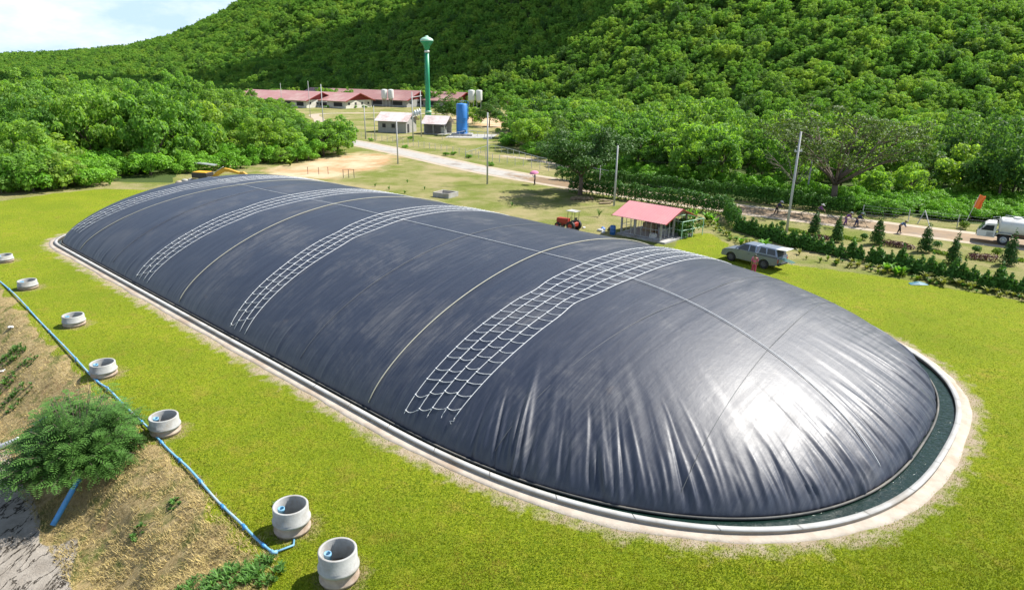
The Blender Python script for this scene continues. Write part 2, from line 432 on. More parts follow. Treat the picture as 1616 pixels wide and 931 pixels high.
# bright lawn
n1 = noise(t, .16, 4, .55, pos); n2 = noise(t, 1.3, 6, .7, pos); n3 = noise(t, 9, 6, .75, pos); n4 = noise(t, .55, 5, .65, pos)
lw = ramp(t, n3, [(.34, (.06, .095, .006)), (.50, (.19, .24, .012)), (.68, (.33, .35, .022))]).outputs[0]
lw = mixc(t, ramp(t, n2, [(.50, (0, 0, 0)), (.70, (.75, .75, .75))]).outputs[0], lw, (.27, .25, .03))
lw = mixc(t, ramp(t, n4, [(.56, (0, 0, 0)), (.72, (.5, .5, .5))]).outputs[0], lw, (.29, .20, .045))
lw = mixc(t, ramp(t, noise(t, 2.7, 6, .72, pos, .6), [(.55, (0, 0, 0)), (.66, (.75, .75, .75))]).outputs[0], lw, (.075, .125, .012))
lw = mixc(t, ramp(t, noise(t, .85, 7, .75, pos, .8), [(.58, (0, 0, 0)), (.70, (.6, .6, .6))]).outputs[0], lw, (.28, .20, .045))
lw = mixc(t, ramp(t, n1, [(.35, (.55, .55, .55)), (.6, (0, 0, 0))]).outputs[0], lw, (.12, .175, .01))
# dull field grass
fl = ramp(t, n3, [(.3, (.075, .11, .02)), (.55, (.16, .185, .04)), (.75, (.27, .255, .09))]).outputs[0]
fl = mixc(t, ramp(t, noise(t, .12, 7, .7, pos), [(.42, (0, 0, 0)), (.60, (.9, .9, .9))]).outputs[0], fl, (.31, .26, .135))
fl = mixc(t, ramp(t, noise(t, .3, 7, .75, pos), [(.60, (0, 0, 0)), (.75, (.7, .7, .7))]).outputs[0], fl, (.33, .22, .12))
col = mixc(t, edge(t, attr(t, 'lawn'), .9, .5), fl, lw)
col = mixc(t, edge(t, attr(t, 'sand'), 1.1, 1.5, .40, .75), col, ramp(t, n2, [(.3, (.30, .23, .14)), (.7, (.44, .37, .28))]).outputs[0])
col = mixc(t, edge(t, attr(t, 'bare'), 2.6, 1.6, .35, 1.0), col, ramp(t, n3, [(.3, (.14, .13, .04)), (.7, (.40, .31, .17))]).outputs[0])
col = mixc(t, edge(t, attr(t, 'dirt'), .22, 1.1, .35, .8), col, mixc(t, ramp(t, noise(t, .16, 6, .7, pos), [(.42, (0, 0, 0)), (.6, (1, 1, 1))]).outputs[0], (.52, .42, .28), ramp(t, n2, [(.3, (.40, .21, .10)), (.7, (.50, .33, .19))]).outputs[0]))
col = mixc(t, edge(t, attr(t, 'forest'), .3, .5), col, (.06, .09, .025))
dg = ramp(t, noise(t, 3.2, 8, .8, pos, 1.2), [(.28, (.09, .075, .03)), (.42, (.27, .20, .09)), (.56, (.42, .32, .16)), (.8, (.50, .41, .24))]).outputs[0]
dg = mixc(t, ramp(t, noise(t, .75, 6, .7, pos), [(.50, (0, 0, 0)), (.62, (.85, .85, .85))]).outputs[0], dg, ramp(t, n3, [(.3, (.05, .075, .015)), (.7, (.15, .19, .045))]).outputs[0])
dg = mixc(t, ramp(t, noise(t, 1.9, 7, .75, pos, 1.0), [(.56, (0, 0, 0)), (.66, (.8, .8, .8))]).outputs[0], dg, (.10, .12, .03))
dg = mixc(t, ramp(t, noise(t, .5, 5, .7, pos), [(.60, (0, 0, 0)), (.72, (.8, .8, .8))]).outputs[0], dg, (.26, .14, .075))
col = mixc(t, edge(t, attr(t, 'bank'), 1.4, .7), col, dg)
# cracked mud
vo = N(t, 'ShaderNodeTexVoronoi', Scale=1.15); vo.feature = 'DISTANCE_TO_EDGE'
mv = t.nodes.new('ShaderNodeMapping'); mv.inputs['Scale'].default_value = (1.5, .42, 1); mv.inputs['Rotation'].default_value = (0, 0, -.5)
wn = N(t, 'ShaderNodeTexNoise', Scale=1.6, Detail=6.0); va = t.nodes.new('ShaderNodeVectorMath'); va.operation = 'MULTIPLY_ADD'
t.links.new(pos, wn.inputs['Vector']); t.links.new(wn.outputs['Color'], va.inputs[0]); va.inputs[1].default_value = (.55, 1.2, 0); t.links.new(pos, va.inputs[2])
t.links.new(va.outputs[0], mv.inputs['Vector']); t.links.new(mv.outputs[0], vo.inputs['Vector'])
mcn = t.nodes.new('ShaderNodeMapping'); mcn.inputs['Scale'].default_value = (1.15, .34, 1); mcn.inputs['Rotation'].default_value = (0, 0, -.55); t.links.new(pos, mcn.inputs['Vector'])
cn = math_(t, 'ABSOLUTE', math_(t, 'SUBTRACT', noise(t, 1.0, 7, .62, mcn.outputs[0], .35), .5), 0)
cr = ramp(t, cn, [(.0, (0, 0, 0)), (.006, (.05, .05, .05)), (.016, (1, 1, 1))]).outputs[0]
md = ramp(t, noise(t, .8, 8, .7, pos), [(.3, (.24, .21, .175)), (.7, (.42, .38, .33))]).outputs[0]
md = mixc(t, cr, (.035, .028, .02), md)
col = mixc(t, edge(t, attr(t, 'mud'), 1.0, .5), col, md)
t.links.new(col, b.inputs['Base Color']); b.inputs['Roughness'].default_value = .95; b.inputs['Specular IOR Level'].default_value = .1
bh = math_(t, 'ADD', math_(t, 'MULTIPLY', noise(t, 4.5, 8, .8, pos), 1.0), math_(t, 'MULTIPLY', cr, math_(t, 'MULTIPLY', attr(t, 'mud'), .8)))
bn = N(t, 'ShaderNodeBump', Strength=.85, Distance=.16); t.links.new(bh, bn.inputs['Height']); t.links.new(bn.outputs[0], b.inputs['Normal'])
me = np_mesh('ground', np.stack([x, y, Z.ravel()], 1), F, gm, True, attrs=dict(lawn=lawn, dirt=dirt, forest=forest, bank=bankw, mud=mudw, bare=bare, sand=sand))
tag(link('ground', me), kind='structure')

# ---------------------------------------------------------------- road and paths
def strip(name, pts, w, z, mat, kind='structure', th=.0):
    """pts: list of ((x,y),(x,y)) left/right edge pairs"""
    V = []; 
    for l, r in pts: V += [(l[0], l[1], z), (r[0], r[1], z)]
    F = [(2 * i, 2 * i + 1, 2 * i + 3, 2 * i + 2) for i in range(len(pts) - 1)]
    me = bpy.data.meshes.new(name); me.from_pydata(V, [], F); me.update(); me.materials.append(mat)
    if me.polygons and me.polygons[0].normal.z < 0: me.flip_normals()
    return tag(link(name, me), kind=kind)
def smoothpts(P, n=8):
    """catmull-rom through 2d points"""
    P = [np.array(p[:2], float) for p in P]; P = [2 * P[0] - P[1]] + P + [2 * P[-1] - P[-2]]; out = []
    for i in range(1, len(P) - 2):
        for k in range(n):
            q = k / n; out.append(.5 * ((2 * P[i]) + (-P[i-1] + P[i+1]) * q + (2*P[i-1] - 5*P[i] + 4*P[i+1] - P[i+2]) * q*q + (-P[i-1] + 3*P[i] - 3*P[i+1] + P[i+2]) * q**3))
    out.append(P[-2]); return out
def offset_line(C, wl, wr):
    out = []
    for i, p in enumerate(C):
        d = C[min(i + 1, len(C) - 1)] - C[max(i - 1, 0)]; d = d / (np.linalg.norm(d) + 1e-9); nrm = np.array([-d[1], d[0]])
        a = wl[i] if hasattr(wl, '__len__') else wl; c = wr[i] if hasattr(wr, '__len__') else wr
        out.append((p + nrm * a, p - nrm * c))
    return out
rm, t, b = newmat('wet_concrete_road')
pos = t.nodes.new('ShaderNodeNewGeometry').outputs['Position']
sx = t.nodes.new('ShaderNodeSeparateXYZ'); t.links.new(pos, sx.inputs[0])
base = ramp(t, noise(t, 1.1, 7, .7, pos), [(.3, (.29, .27, .245)), (.7, (.42, .395, .36))]).outputs[0]
wet = ramp(t, noise(t, .6, 7, .7, pos), [(.3, (.15, .10, .055)), (.7, (.27, .175, .09))]).outputs[0]
f = ramp(t, math_(t, 'ADD', math_(t, 'MULTIPLY', sx.outputs[0], .02), math_(t, 'MULTIPLY', noise(t, .25, 6, .7, pos), .5)), [(.22, (0, 0, 0)), (.30, (1, 1, 1))]).outputs[0]
dark = ramp(t, noise(t, .18, 5, .65, pos), [(.56, (0, 0, 0)), (.62, (.6, .6, .6))]).outputs[0]
col = mixc(t, f, base, wet); col = mixc(t, dark, col, (.17, .13, .10))
t.links.new(col, b.inputs['Base Color']); b.inputs['Roughness'].default_value = .7
bn = N(t, 'ShaderNodeBump', Strength=.4, Distance=.03); t.links.new(noise(t, 6, 6, .7, pos), bn.inputs['Height']); t.links.new(bn.outputs[0], b.inputs['Normal'])
RC = smoothpts([(-75, 182), (-56, 170), (-43.2, 159), (-32.5, 147.5), (-21.2, 133.5), (-6.2, 113.8), (5.5, 101.5), (16, 92), (28.4, 82.2), (38.7, 75.4), (49, 68.5), (62, 60), (90, 44)], 8)
strip('road', offset_line(RC, 2.0, 2.0), 4, .022, rm)
strip('road_verge', offset_line(RC, 3.4, 3.2), 4, .010, MT['sand'])
P2 = smoothpts([(-43, 161), (-46, 172), (-52, 190), (-60, 215), (-66, 236), (-50, 246), (-20, 247), (12, 243), (40, 236)], 8)
strip('path', offset_line(P2, 1.6, 1.6), 3, .016, MT['sand'])
P3 = smoothpts([(-6, 200), (4, 199), (14, 201), (30, 205)], 6)
o = strip('path', offset_line(P3, 1.8, 1.8), 3, .016, MT['sand'])
# upper dirt lane seen behind the roadside fence
P4 = smoothpts([gp((792, 246))[0], gp((850, 254))[0], gp((930, 270))[0], gp((1010, 288))[0], gp((1100, 302))[0]], 6)
strip('path', offset_line(P4, .9, .9), 3, .012, MT['sand'])

# ---------------------------------------------------------------- reservoir: membrane, rim, water, apron
B, Q, PL = perim(0, 3200)
nr = 150
rho = 1 - (1 - np.linspace(0, 1, nr)) ** 1.35       # denser near the edge? (see below)
rho = 1 - (np.linspace(1, 0, nr)) ** 1.5
Cs = np.clip(B[:, 0], SB, SA); Cn = np.full(len(B), NC)
S = Cs[None] + (B[:, 0] - Cs)[None] * rho[:, None]; NN = Cn[None] + (B[:, 1] - Cn)[None] * rho[:, None]
Zd = .1 + dome_a(S) * ((1 - rho ** 2) ** .68)[:, None]
Lr = np.sqrt((B[:, 0] - Cs) ** 2 + (B[:, 1] - NC) ** 2)
dist = (1 - rho)[:, None] * Lr[None]            # metres from the edge
disp = np.zeros_like(Zd)
cap = sstep(-26, -12, B[:, 0]) + .6 * sstep(-66, -75, B[:, 0])      # folds crowd on the round ends
side = (B[:, 1] < NC).astype(float)
fr = np.random.default_rng(5)
q = 0.0
while q < PL:
    i = int(q / PL * len(B)); c = cap[i]
    step = fr.uniform(.14, .42 if c > .4 else .6) * (1 if c > .4 else 1.9)
    big = fr.random() < .14
    L = (fr.uniform(1.2, 4.6) * (1.55 if big else 1)) * (.48 + .36 * c)
    w = fr.uniform(.06, .15) * (1.25 if big else 1)
    amp = fr.uniform(.018, .054) * (1.8 if big else 1) * (.40 + 1.15 * c) * fr.choice([1, 1, -1]) * (1.35 if fr.random() < .3 else .8)
    sk = fr.uniform(-.12, .12)
    dq = (Q[None] - q - sk * dist + PL / 2) % PL - PL / 2
    msk = np.abs(dq[0]) < 2.5
    dd = dq[:, msk]; ds = dist[:, msk]
    disp[:, msk] += amp * np.exp(-(dd / (w * (1 + .12 * ds))) ** 2) * (1 - sstep(.25 * L, L, ds)) * (.25 + .75 * sstep(0, .5, ds) if not big else 1)
    q += step
# fine short pleats gathered on the round near end
q = 0.0
while q < PL:
    i = int(q / PL * len(B)) % len(B)
    if cap[i] > .35:
        L = fr.uniform(1.4, 5.0); w = fr.uniform(.06, .10); amp = fr.uniform(.010, .030); sk = fr.uniform(-.08, .08)
        dq = (Q[None] - q - sk * dist + PL / 2) % PL - PL / 2; msk = np.abs(dq[0]) < 1.2
        disp[:, msk] += amp * np.exp(-(dq[:, msk] / w) ** 2) * (1 - sstep(.3 * L, L, dist[:, msk])) * sstep(0, .4, dist[:, msk])
    q += fr.uniform(.16, .42)
# long faint folds running up the skin
Xd, Yd = sn2xy(S, NN)
qq = np.repeat(Q[None], nr, 0)
disp += (vnoise(qq, dist * .09, 1.9, 31) - .5) * .05 * (1 - sstep(2, 7, dist)) * (.5 + cap[None] * .8)
disp += (vnoise(S, NN, .16, 33) - .5) * .14 * sstep(.5, 4, dist)
Zd = Zd + disp * .75
# push outwards a little as well
ox = (B[:, 0] - Cs) / Lr; on = (B[:, 1] - NC) / Lr
S2 = S + disp * ox[None] * .8 * rho[:, None] ** 2; N2 = NN + disp * on[None] * .8 * rho[:, None] ** 2
Xd, Yd = sn2xy(S2, N2)
nb = len(B)
V = np.stack([Xd.ravel(), Yd.ravel(), Zd.ravel()], 1)
I = np.arange(nr * nb).reshape(nr, nb); J = np.roll(I, -1, 1)
F = np.stack([I[:-1], I[1:], J[1:], J[:-1]], -1).reshape(-1, 4)
uvd = np.stack([qq.ravel(), dist.ravel()], 1)
mm, t, b = newmat('black_liner')
uvn = t.nodes.new('ShaderNodeUVMap'); uvn.uv_map = 'UVMap'
geo = t.nodes.new('ShaderNodeNewGeometry'); pos = geo.outputs['Position']
mps = t.nodes.new('ShaderNodeMapping'); mps.inputs['Rotation'].default_value = (0, 0, math.atan2(AX[1], AX[0]) * -1); t.links.new(pos, mps.inputs['Vector'])
mp2 = t.nodes.new('ShaderNodeMapping'); mp2.inputs['Scale'].default_value = (6.5, .34, .4); t.links.new(mps.outputs[0], mp2.inputs['Vector'])
mp3 = t.nodes.new('ShaderNodeMapping'); mp3.inputs['Scale'].default_value = (2.4, .16, .2); t.links.new(mps.outputs[0], mp3.inputs['Vector'])
st = noise(t, 1.0, 9, .75, mp2.outputs[0], .6); st2 = noise(t, 1.0, 7, .7, mp3.outputs[0], .4)
patch = noise(t, .20, 9, .70, pos, .5); patch2 = noise(t, .07, 4, .55, pos)
base = ramp(t, st, [(.3, (.008, .013, .030)), (.7, (.021, .029, .052))]).outputs[0]
dst = math_(t, 'MULTIPLY', ramp(t, st, [(.44, (0, 0, 0)), (.74, (1, 1, 1))]).outputs[0], ramp(t, patch, [(.46, (.08, .08, .08)), (.68, (1, 1, 1))]).outputs[0])
dst = math_(t, 'ADD', math_(t, 'MULTIPLY', dst, .62), math_(t, 'MULTIPLY', ramp(t, patch, [(.52, (0, 0, 0)), (.66, (.20, .20, .20))]).outputs[0], ramp(t, st2, [(.4, (.2, .2, .2)), (.6, (1, 1, 1))]).outputs[0]))
col = mixc(t, dst, base, (.17, .165, .16))
mud_ = ramp(t, noise(t, .33, 7, .7, pos, .5), [(.66, (0, 0, 0)), (.76, (.3, .3, .3))]).outputs[0]
col = mixc(t, mud_, col, (.16, .12, .09))
t.links.new(col, b.inputs['Base Color'])
rg = ramp(t, st2, [(.3, (.40, .40, .40)), (.7, (.55, .55, .55))]).outputs[0]
rg = mixc(t, dst, rg, (.68, .68, .68)); t.links.new(rg, b.inputs['Roughness'])
b.inputs['Specular IOR Level'].default_value = .78
bn = N(t, 'ShaderNodeBump', Strength=.35, Distance=.03); t.links.new(math_(t, 'ADD', math_(t, 'MULTIPLY', st, .5), noise(t, 2.2, 4, .6, pos)), bn.inputs['Height']); t.links.new(bn.outputs[0], b.inputs['Normal'])
cover = empty('reservoir_cover', (0, 0, 0))
tag(cover, 'huge black inflated membrane cover bulging over the oval reservoir', 'membrane cover')
me = np_mesh('membrane', V, F, mm, True, uv=uvd)
link('membrane', me, cover)
def surf(s, n, off=.03):
    X_, Y_ = sn2xy(s, n); return Vector((float(X_), float(Y_), float(dome_z(s, n)) + off))
def ring_tube(off, z, r, n=1200, k=6):
    P, _, _ = perim(off, n); mb = MB()
    X_, Y_ = sn2xy(P[:, 0], P[:, 1]); pts = [(X_[i], Y_[i], z) for i in range(n)] + [(X_[0], Y_[0], z)]
    return mb.tube(pts, r, k, cap=False)
MT['hem'] = smat('hem_band', (.07, .07, .065), .7, .4, 1.5, dirt=(.17, .155, .13))
ring_tube(.10, .12, .055).build('hem', MT['hem'], cover, True)
# welded seams: thin raised lines over the skin
MT['seam'] = smat('seam_weld', (.52, .53, .53), .6, .2, 2)
mb = MB()
seam_main = smoothpts([(-80.5, 32.6), (-60, 31), (-30, 31), (-20, 31), (-15, 30.9), (-10.5, 30.2), (-7, 29.3), (-5.0, 28.6)], 26)
mb.tube([surf(p[0], p[1], .035) for p in seam_main if rad_sn(p[0], p[1]) < .995], .022, 5)
mb.build('seam', MT['seam'], cover, True)
MT['seam_d'] = smat('dark_seam_weld', (.10, .105, .11), .55, .2, 2)
for s0, s1, s2 in [(-9.7, -10.9, -12.2), (-17.3, -15.6, -15.0), (-31.5, -31.7, -31.4), (-59.0, -58.6, -58.4), (-33.6 + 1.0 * 20.6, -13.4 + .4, -13.6)][:4]:
    mb = MB(); P = []
    for k in range(140):
        n_ = 17.7 + (48.3 - 17.7) * k / 139; s_ = np.interp(n_, [17.7, 31, 48], [s0, s1, s2])
        if rad_sn(s_, n_) < .99: P.append(surf(s_, n_, .03))
    mb.tube(P, .014, 5); mb.build('seam', MT['seam_d'], cover, True)
mb = MB(); P = [surf(s_, 43.9 - .0 * s_, .03) for s_ in np.linspace(-50, -8.0, 120) if rad_sn(s_, 43.9) < .99]
mb.tube(P, .014, 5); mb.build('seam', MT['seam'], cover, True)

# rim wall
def ring_sweep(profile, n=1200, wob=None):
    """profile: list of (offset, z) closed section"""
    rows = []
    for o_, z_ in profile:
        P, q_, L_ = perim(o_, n)
        if wob is not None and wob[profile.index((o_, z_))]:
            w_ = wob[profile.index((o_, z_))]
            ang = np.unwrap(np.arctan2(P[:, 1] - NC, (P[:, 0] - (SA + SB) / 2)))
            j = (vnoise(P[:, 0], P[:, 1], .35, 41) - .5) * w_ * 2 + (vnoise(P[:, 0], P[:, 1], 1.3, 42) - .5) * w_
            c0 = np.stack([np.clip(P[:, 0], SB, SA), np.full(n, NC)], 1); dv = P - c0; dv /= np.linalg.norm(dv, axis=1)[:, None]
            P = P + dv * j[:, None]
        X_, Y_ = sn2xy(P[:, 0], P[:, 1]); rows.append(np.stack([X_, Y_, np.full(n, z_)], 1))
    return rows
def sweep_mesh(rows, closed=True):
    n = len(rows[0]); k = len(rows); V = np.vstack(rows); I = np.arange(k * n).reshape(k, n)
    a = I if closed else I[:-1]; b_ = np.roll(I, -1, 0) if closed else I[1:]
    F = np.stack([a, np.roll(a, -1, 1), np.roll(b_, -1, 1), b_], -1).reshape(-1, 4); return V, F
rimt = empty('rim_wall', (0, 0, 0)); tag(rimt, 'low pale concrete rim wall running all round the black cover', 'rim wall')
V, F = sweep_mesh(ring_sweep([(.90, -.6), (.90, .15), (.89, .16), (1.09, .16), (1.08, .15), (1.12, -.2)]), False)
MT['stained'] = smat('soil_stained_concrete', (.31, .26, .21), .9, .25, 1.6, .01, dirt=(.36, .34, .31))
link('wall_core', np_mesh('wall_core', V, F, MT['stained'], False), rimt)
V, F = sweep_mesh(ring_sweep([(.86, .155), (.86, .205), (1.10, .205), (1.10, .155)], 6000))
F = F.reshape(4, 6000, 4)[:, np.arange(6000) % 96 != 0].reshape(-1, 4)      # open joints every few metres
MT['coping'] = smat('rim_coping', (.38, .38, .37), .85, .14, 1.2, .006, dirt=(.28, .26, .23))
link('coping', np_mesh('coping', V, F, MT['coping'], False), rimt)
V, F = sweep_mesh(ring_sweep([(1.03, .05), (1.34, .045), (1.56, .012), (1.58, -.05)], wob=[0, 0, .1, .1]), False)
MT['apron'] = smat('sandy_apron', (.42, .365, .30), .95, .18, 1.4, .03, dirt=(.34, .26, .19))
ap = link('path', np_mesh('path', V, F, MT['apron'], True)); tag(ap, kind='structure')
wm, t, b = newmat('green_channel_water')
pos = t.nodes.new('ShaderNodeNewGeometry').outputs['Position']
t.links.new(ramp(t, noise(t, .5, 5, .6, pos), [(.3, (.004, .014, .011)), (.7, (.008, .024, .018))]).outputs[0], b.inputs['Base Color'])
b.inputs['Roughness'].default_value = .12; b.inputs['Specular IOR Level'].default_value = .5
bn = N(t, 'ShaderNodeBump', Strength=.7, Distance=.05); t.links.new(noise(t, 5.0, 4, .6, pos, .7), bn.inputs['Height']); t.links.new(bn.outputs[0], b.inputs['Normal'])
V, F = sweep_mesh(ring_sweep([(-.5, .05), (.885, .05)]), False)
w = link('water', np_mesh('water', V, F, wm, True)); tag(w, kind='structure')

# ropes and rope nets over the cover
def rope_line(s_of_n, n0, n1, r, off=.05, m=150, jit=0, seed=0):
    P = []
    for k in range(m):
        n_ = n0 + (n1 - n0) * k / (m - 1); s_ = s_of_n(n_) + jit * (float(vnoise(n_, seed * 9.1, .7, seed)) - .5)
        if rad_sn(s_, n_) < .998: P.append(surf(s_, n_, off))
    return P
def strap(label, f, r, mat):
    mb = MB(); mb.tube(rope_line(f, 17.45, 48.6, r, .05, 220), r, 6)
    o = mb.build('rope', mat, None, True); tag(o, label, 'rope', 'single ropes stretched over the cover')
strap('single rope over the cover nearest its far end, beside the farthest net', lambda n: np.interp(n, [17.5, 31, 48], [-66.2, -62.5, -62]), .027, MT['ropey'])
strap('straw coloured rope crossing the cover between the second and third net from the far end', lambda n: np.interp(n, [17.5, 31, 48], [-46.4, -46.9, -46.5]), .027, MT['ropey'])
strap('straw coloured rope crossing the cover between the two nearest nets', lambda n: np.interp(n, [17.5, 31, 48], [-25.1, -25.4, -25.0]), .029, MT['ropey'])
def net(label, foot, ridge, k, n0, gap, seed, frayed=False):
    r_ = random.Random(seed); mb = MB()
    cf = (foot[0] + foot[1]) / 2; wf = foot[1] - foot[0]; cr = (ridge[0] + ridge[1]) / 2; wr = ridge[1] - ridge[0]
    def sf(j, n):
        u = j / (k - 1) - .5
        bulge = 1 - .12 * math.exp(-((n - 26.5) / .9) ** 2)
        return float(np.interp(n, [17.5, 31, 48.5], [cf, cr, cr])) + u * float(np.interp(n, [17.5, 24, 31, 48.5], [wf, (wf + wr) / 2, wr, wr])) * bulge + .10 * (float(vnoise(n, j * 5.3, .45, seed)) - .5)
    for j in range(k):
        st = n0 + (.0 if not frayed else .16 * j)
        mb.tube(rope_line(lambda n: sf(j, n), st, 48.3, .022, .05, 200), .017, 5)
        if frayed:
            p = [surf(sf(j, st) + .05 * q * r_.uniform(-1, 1.2), st - .06 * q, .05) for q in range(5) if rad_sn(sf(j, st), st - .14 * q) < .99]
            if len(p) > 1: mb.tube(p, .014, 4)
    for j in range(k - 1):
        n_ = n0 + .1 + (j * .23)
        while n_ < 48:
            a_, b__ = sf(j, n_), sf(j + 1, n_ + .20); P = []
            sag = r_.uniform(.02, .12)
            for q in range(7):
                u = q / 6; nn_ = n_ + .20 * u - sag * math.sin(math.pi * u) * (1 if n_ < 31 else -1)
                s_ = a_ + (b__ - a_) * u
                if rad_sn(s_, nn_) < .995: P.append(surf(s_, nn_, .055))
            if len(P) > 2: mb.tube(P, .0155, 4)
            kn = surf(a_, n_, .06)
            if rad_sn(a_, n_) < .99: mb.ell(kn, (.04, .04, .035), 6, 4)
            n_ += gap * r_.uniform(.86, 1.14)
    o = mb.build('rope_net', MT['rope'], None, True); tag(o, label, 'rope net', 'white rope nets laid over the cover')
net('white rope net nearest the rounded near end of the cover, with frayed foot', (-22.6, -19.9), (-22.1, -18.9), 5, 17.9, .64, 1, True)
net('white rope net on the middle of the cover, second from the near end', (-39.2, -37.4), (-41.0, -38.3), 4, 17.8, .56, 2)
net('white rope net third from the near end, in front of the farthest net', (-54.0, -52.0), (-53.4, -50.4), 4, 17.8, .56, 3)
net('farthest white rope net, at the far end of the cover', (-71.2, -69.2), (-67.2, -64.5), 4, 18.6, .6, 4)

# ---------------------------------------------------------------- foliage
def leaf_cloud(name, clumps, nleaf, ls, mat, r_, up=.25, aspect=1.6, flat=0.0):
    """clumps: (n,6) centres and radii; leaf faces sit on and in every clump"""
    C = np.asarray(clumps, float); vol = (C[:, 3] * C[:, 4] + C[:, 4] * C[:, 5] + C[:, 3] * C[:, 5]); pr = vol / vol.sum()
    idx = r_.choice(len(C), nleaf, p=pr)
    d = r_.normal(size=(nleaf, 3)); d /= np.linalg.norm(d, axis=1)[:, None]
    d[:, 2] = np.where(r_.random(nleaf) < .62, np.abs(d[:, 2]), d[:, 2])
    rr_ = r_.uniform(.72, 1.08, nleaf) ** .8
    P = C[idx, :3] + d * C[idx, 3:6] * rr_[:, None]
    nrm = d + r_.normal(size=(nleaf, 3)) * .55 + np.array([0, 0, up]); nrm[:, 2] += flat
    nrm /= np.linalg.norm(nrm, axis=1)[:, None]
    u = np.cross(nrm, r_.normal(size=(nleaf, 3))); u /= np.linalg.norm(u, axis=1)[:, None]; v = np.cross(nrm, u)
    sz = ls * r_.uniform(.6, 1.35, nleaf)[:, None]
    a = u * sz * .5 * aspect; c = v * sz * .5
    V = np.stack([P - a, P - c * .9, P + a, P + c * .9], 1).reshape(-1, 3)
    F = np.arange(nleaf * 4).reshape(-1, 4)
    return np_mesh(name, V, F, mat)
def crown_clumps(r_, R, Hc, n, base, cr=.30, flat=.8):
    """clumps on a lumpy dome of radius R, height Hc, starting at height base"""
    out = []
    for i in range(n):
        a = r_.uniform(0, 2 * math.pi); e = math.asin(max(-.9, min(.98, r_.uniform(-.62, 1))))
        k = r_.uniform(.45, 1.12)
        x_ = R * k * math.cos(e) * math.cos(a); y_ = R * k * math.cos(e) * math.sin(a); z_ = base + Hc * (.42 + .5 * k * math.sin(e))
        c = R * cr * r_.uniform(.55, 1.5)
        out.append((x_, y_, z_, c, c, c * flat))
    return out
def trunk_mesh(name, r_, h, R, nb, r0, mat, spread=.6):
    mb = MB(); lean = (r_.uniform(-.1, .1), r_.uniform(-.1, .1))
    top = Vector((lean[0] * h, lean[1] * h, h * .62))
    mb.tube([(0, 0, -.3), (lean[0] * h * .3, lean[1] * h * .3, h * .3), top], [r0 * 1.2, r0 * .85, r0 * .5], 7)
    for i in range(nb):
        a = 2 * math.pi * (i + r_.uniform(-.3, .3)) / nb; z0 = h * r_.uniform(.22, .55)
        p0 = Vector((lean[0] * z0, lean[1] * z0, z0)); p2 = Vector((math.cos(a) * R * spread, math.sin(a) * R * spread, h * r_.uniform(.62, .88)))
        p1 = p0.lerp(p2, .5) + Vector((0, 0, h * .05)); mb.tube([p0, p1, p2], [r0 * .45, r0 * .3, r0 * .1], 5)
    return mb.mesh(name, mat, True)
kinds = []
kr = np.random.default_rng(21)
for i, (R, Hc, nc, base, nl, ls, mat, cr) in enumerate([
        (3.9, 7.5, 78, .2, 7600, .235, L1, .19), (4.3, 6.2, 88, .3, 8200, .235, L1, .18), (3.4, 8.2, 70, .5, 7000, .225, L2, .20),
        (4.6, 7.0, 92, .3, 8600, .245, L2, .17), (3.8, 7.6, 74, .8, 6800, .235, L3, .20), (3.0, 5.0, 56, .0, 5200, .21, L1, .22), (2.2, 3.0, 24, -.2, 3800, .17, LW, .32)]):
    cm = leaf_cloud('crown', crown_clumps(kr, R, Hc, nc, base, cr), nl, ls, mat, kr)
    kinds.append((cm, trunk_mesh('trunk', rnd, base + Hc * .8, R, 6, .16, MT['bark'])))
def tree(k, x, y, sc, rz, label, group, name='tree', cat='tree', sz=None):
    r0 = empty(name, (x, y, tz(x, y)), rz)
    r0.scale = (sc, sc, sz or sc); tag(r0, label, cat, group)
    link('crown', kinds[k][0], r0); link('trunk', kinds[k][1], r0)
    return r0
def scatter(poly, dmin, n, r_, dfun=None):
    xs = [p[0] for p in poly]; ys = [p[1] for p in poly]; out = []
    tries = 0
    while len(out) < n and tries < n * 60:
        tries += 1
        x_, y_ = r_.uniform(min(xs), max(xs)), r_.uniform(min(ys), max(ys))
        if not inpoly(np.array([x_]), np.array([y_]), poly)[0]: continue
        if all((x_ - a) ** 2 + (y_ - b_) ** 2 > dmin ** 2 for a, b_, in out): out.append((x_, y_))
    return out
LWOOD = gp((-60, 300), (30, 290), (150, 279), (270, 266), (400, 257), (500, 243), (520, 232), (498, 214), (430, 192), (300, 184), (100, 186), (-120, 200))
LWOOD[0] = (LWOOD[0][0], LWOOD[0][1])
pts = scatter(LWOOD, 4.4, 125, rnd)
for (x_, y_) in pts:
    k = rnd.choices([0, 1, 2, 3, 4, 5], [5, 5, 3, 4, 1, 2])[0]
    near = y_ < 100 + max(0, (x_ + 60)) * .2
    pxx = 808 + FPX * x_ / (y_ * .949 + 5); low = float(np.interp(pxx, [300, 380, 440, 500, 560], [1, .85, .68, .52, .42])); s_ = rnd.uniform(.85, 1.12) * (.9 if near else 1.1) * (.45 + .55 * low)
    tree(k, x_, y_, s_, rnd.uniform(0, 6.28), 'leafy green tree in the dense wood behind the far left end of the black cover', 'trees of the left wood', sz=s_ * rnd.uniform(1.1, 1.45) * (.9 if near else 1.05) * low)
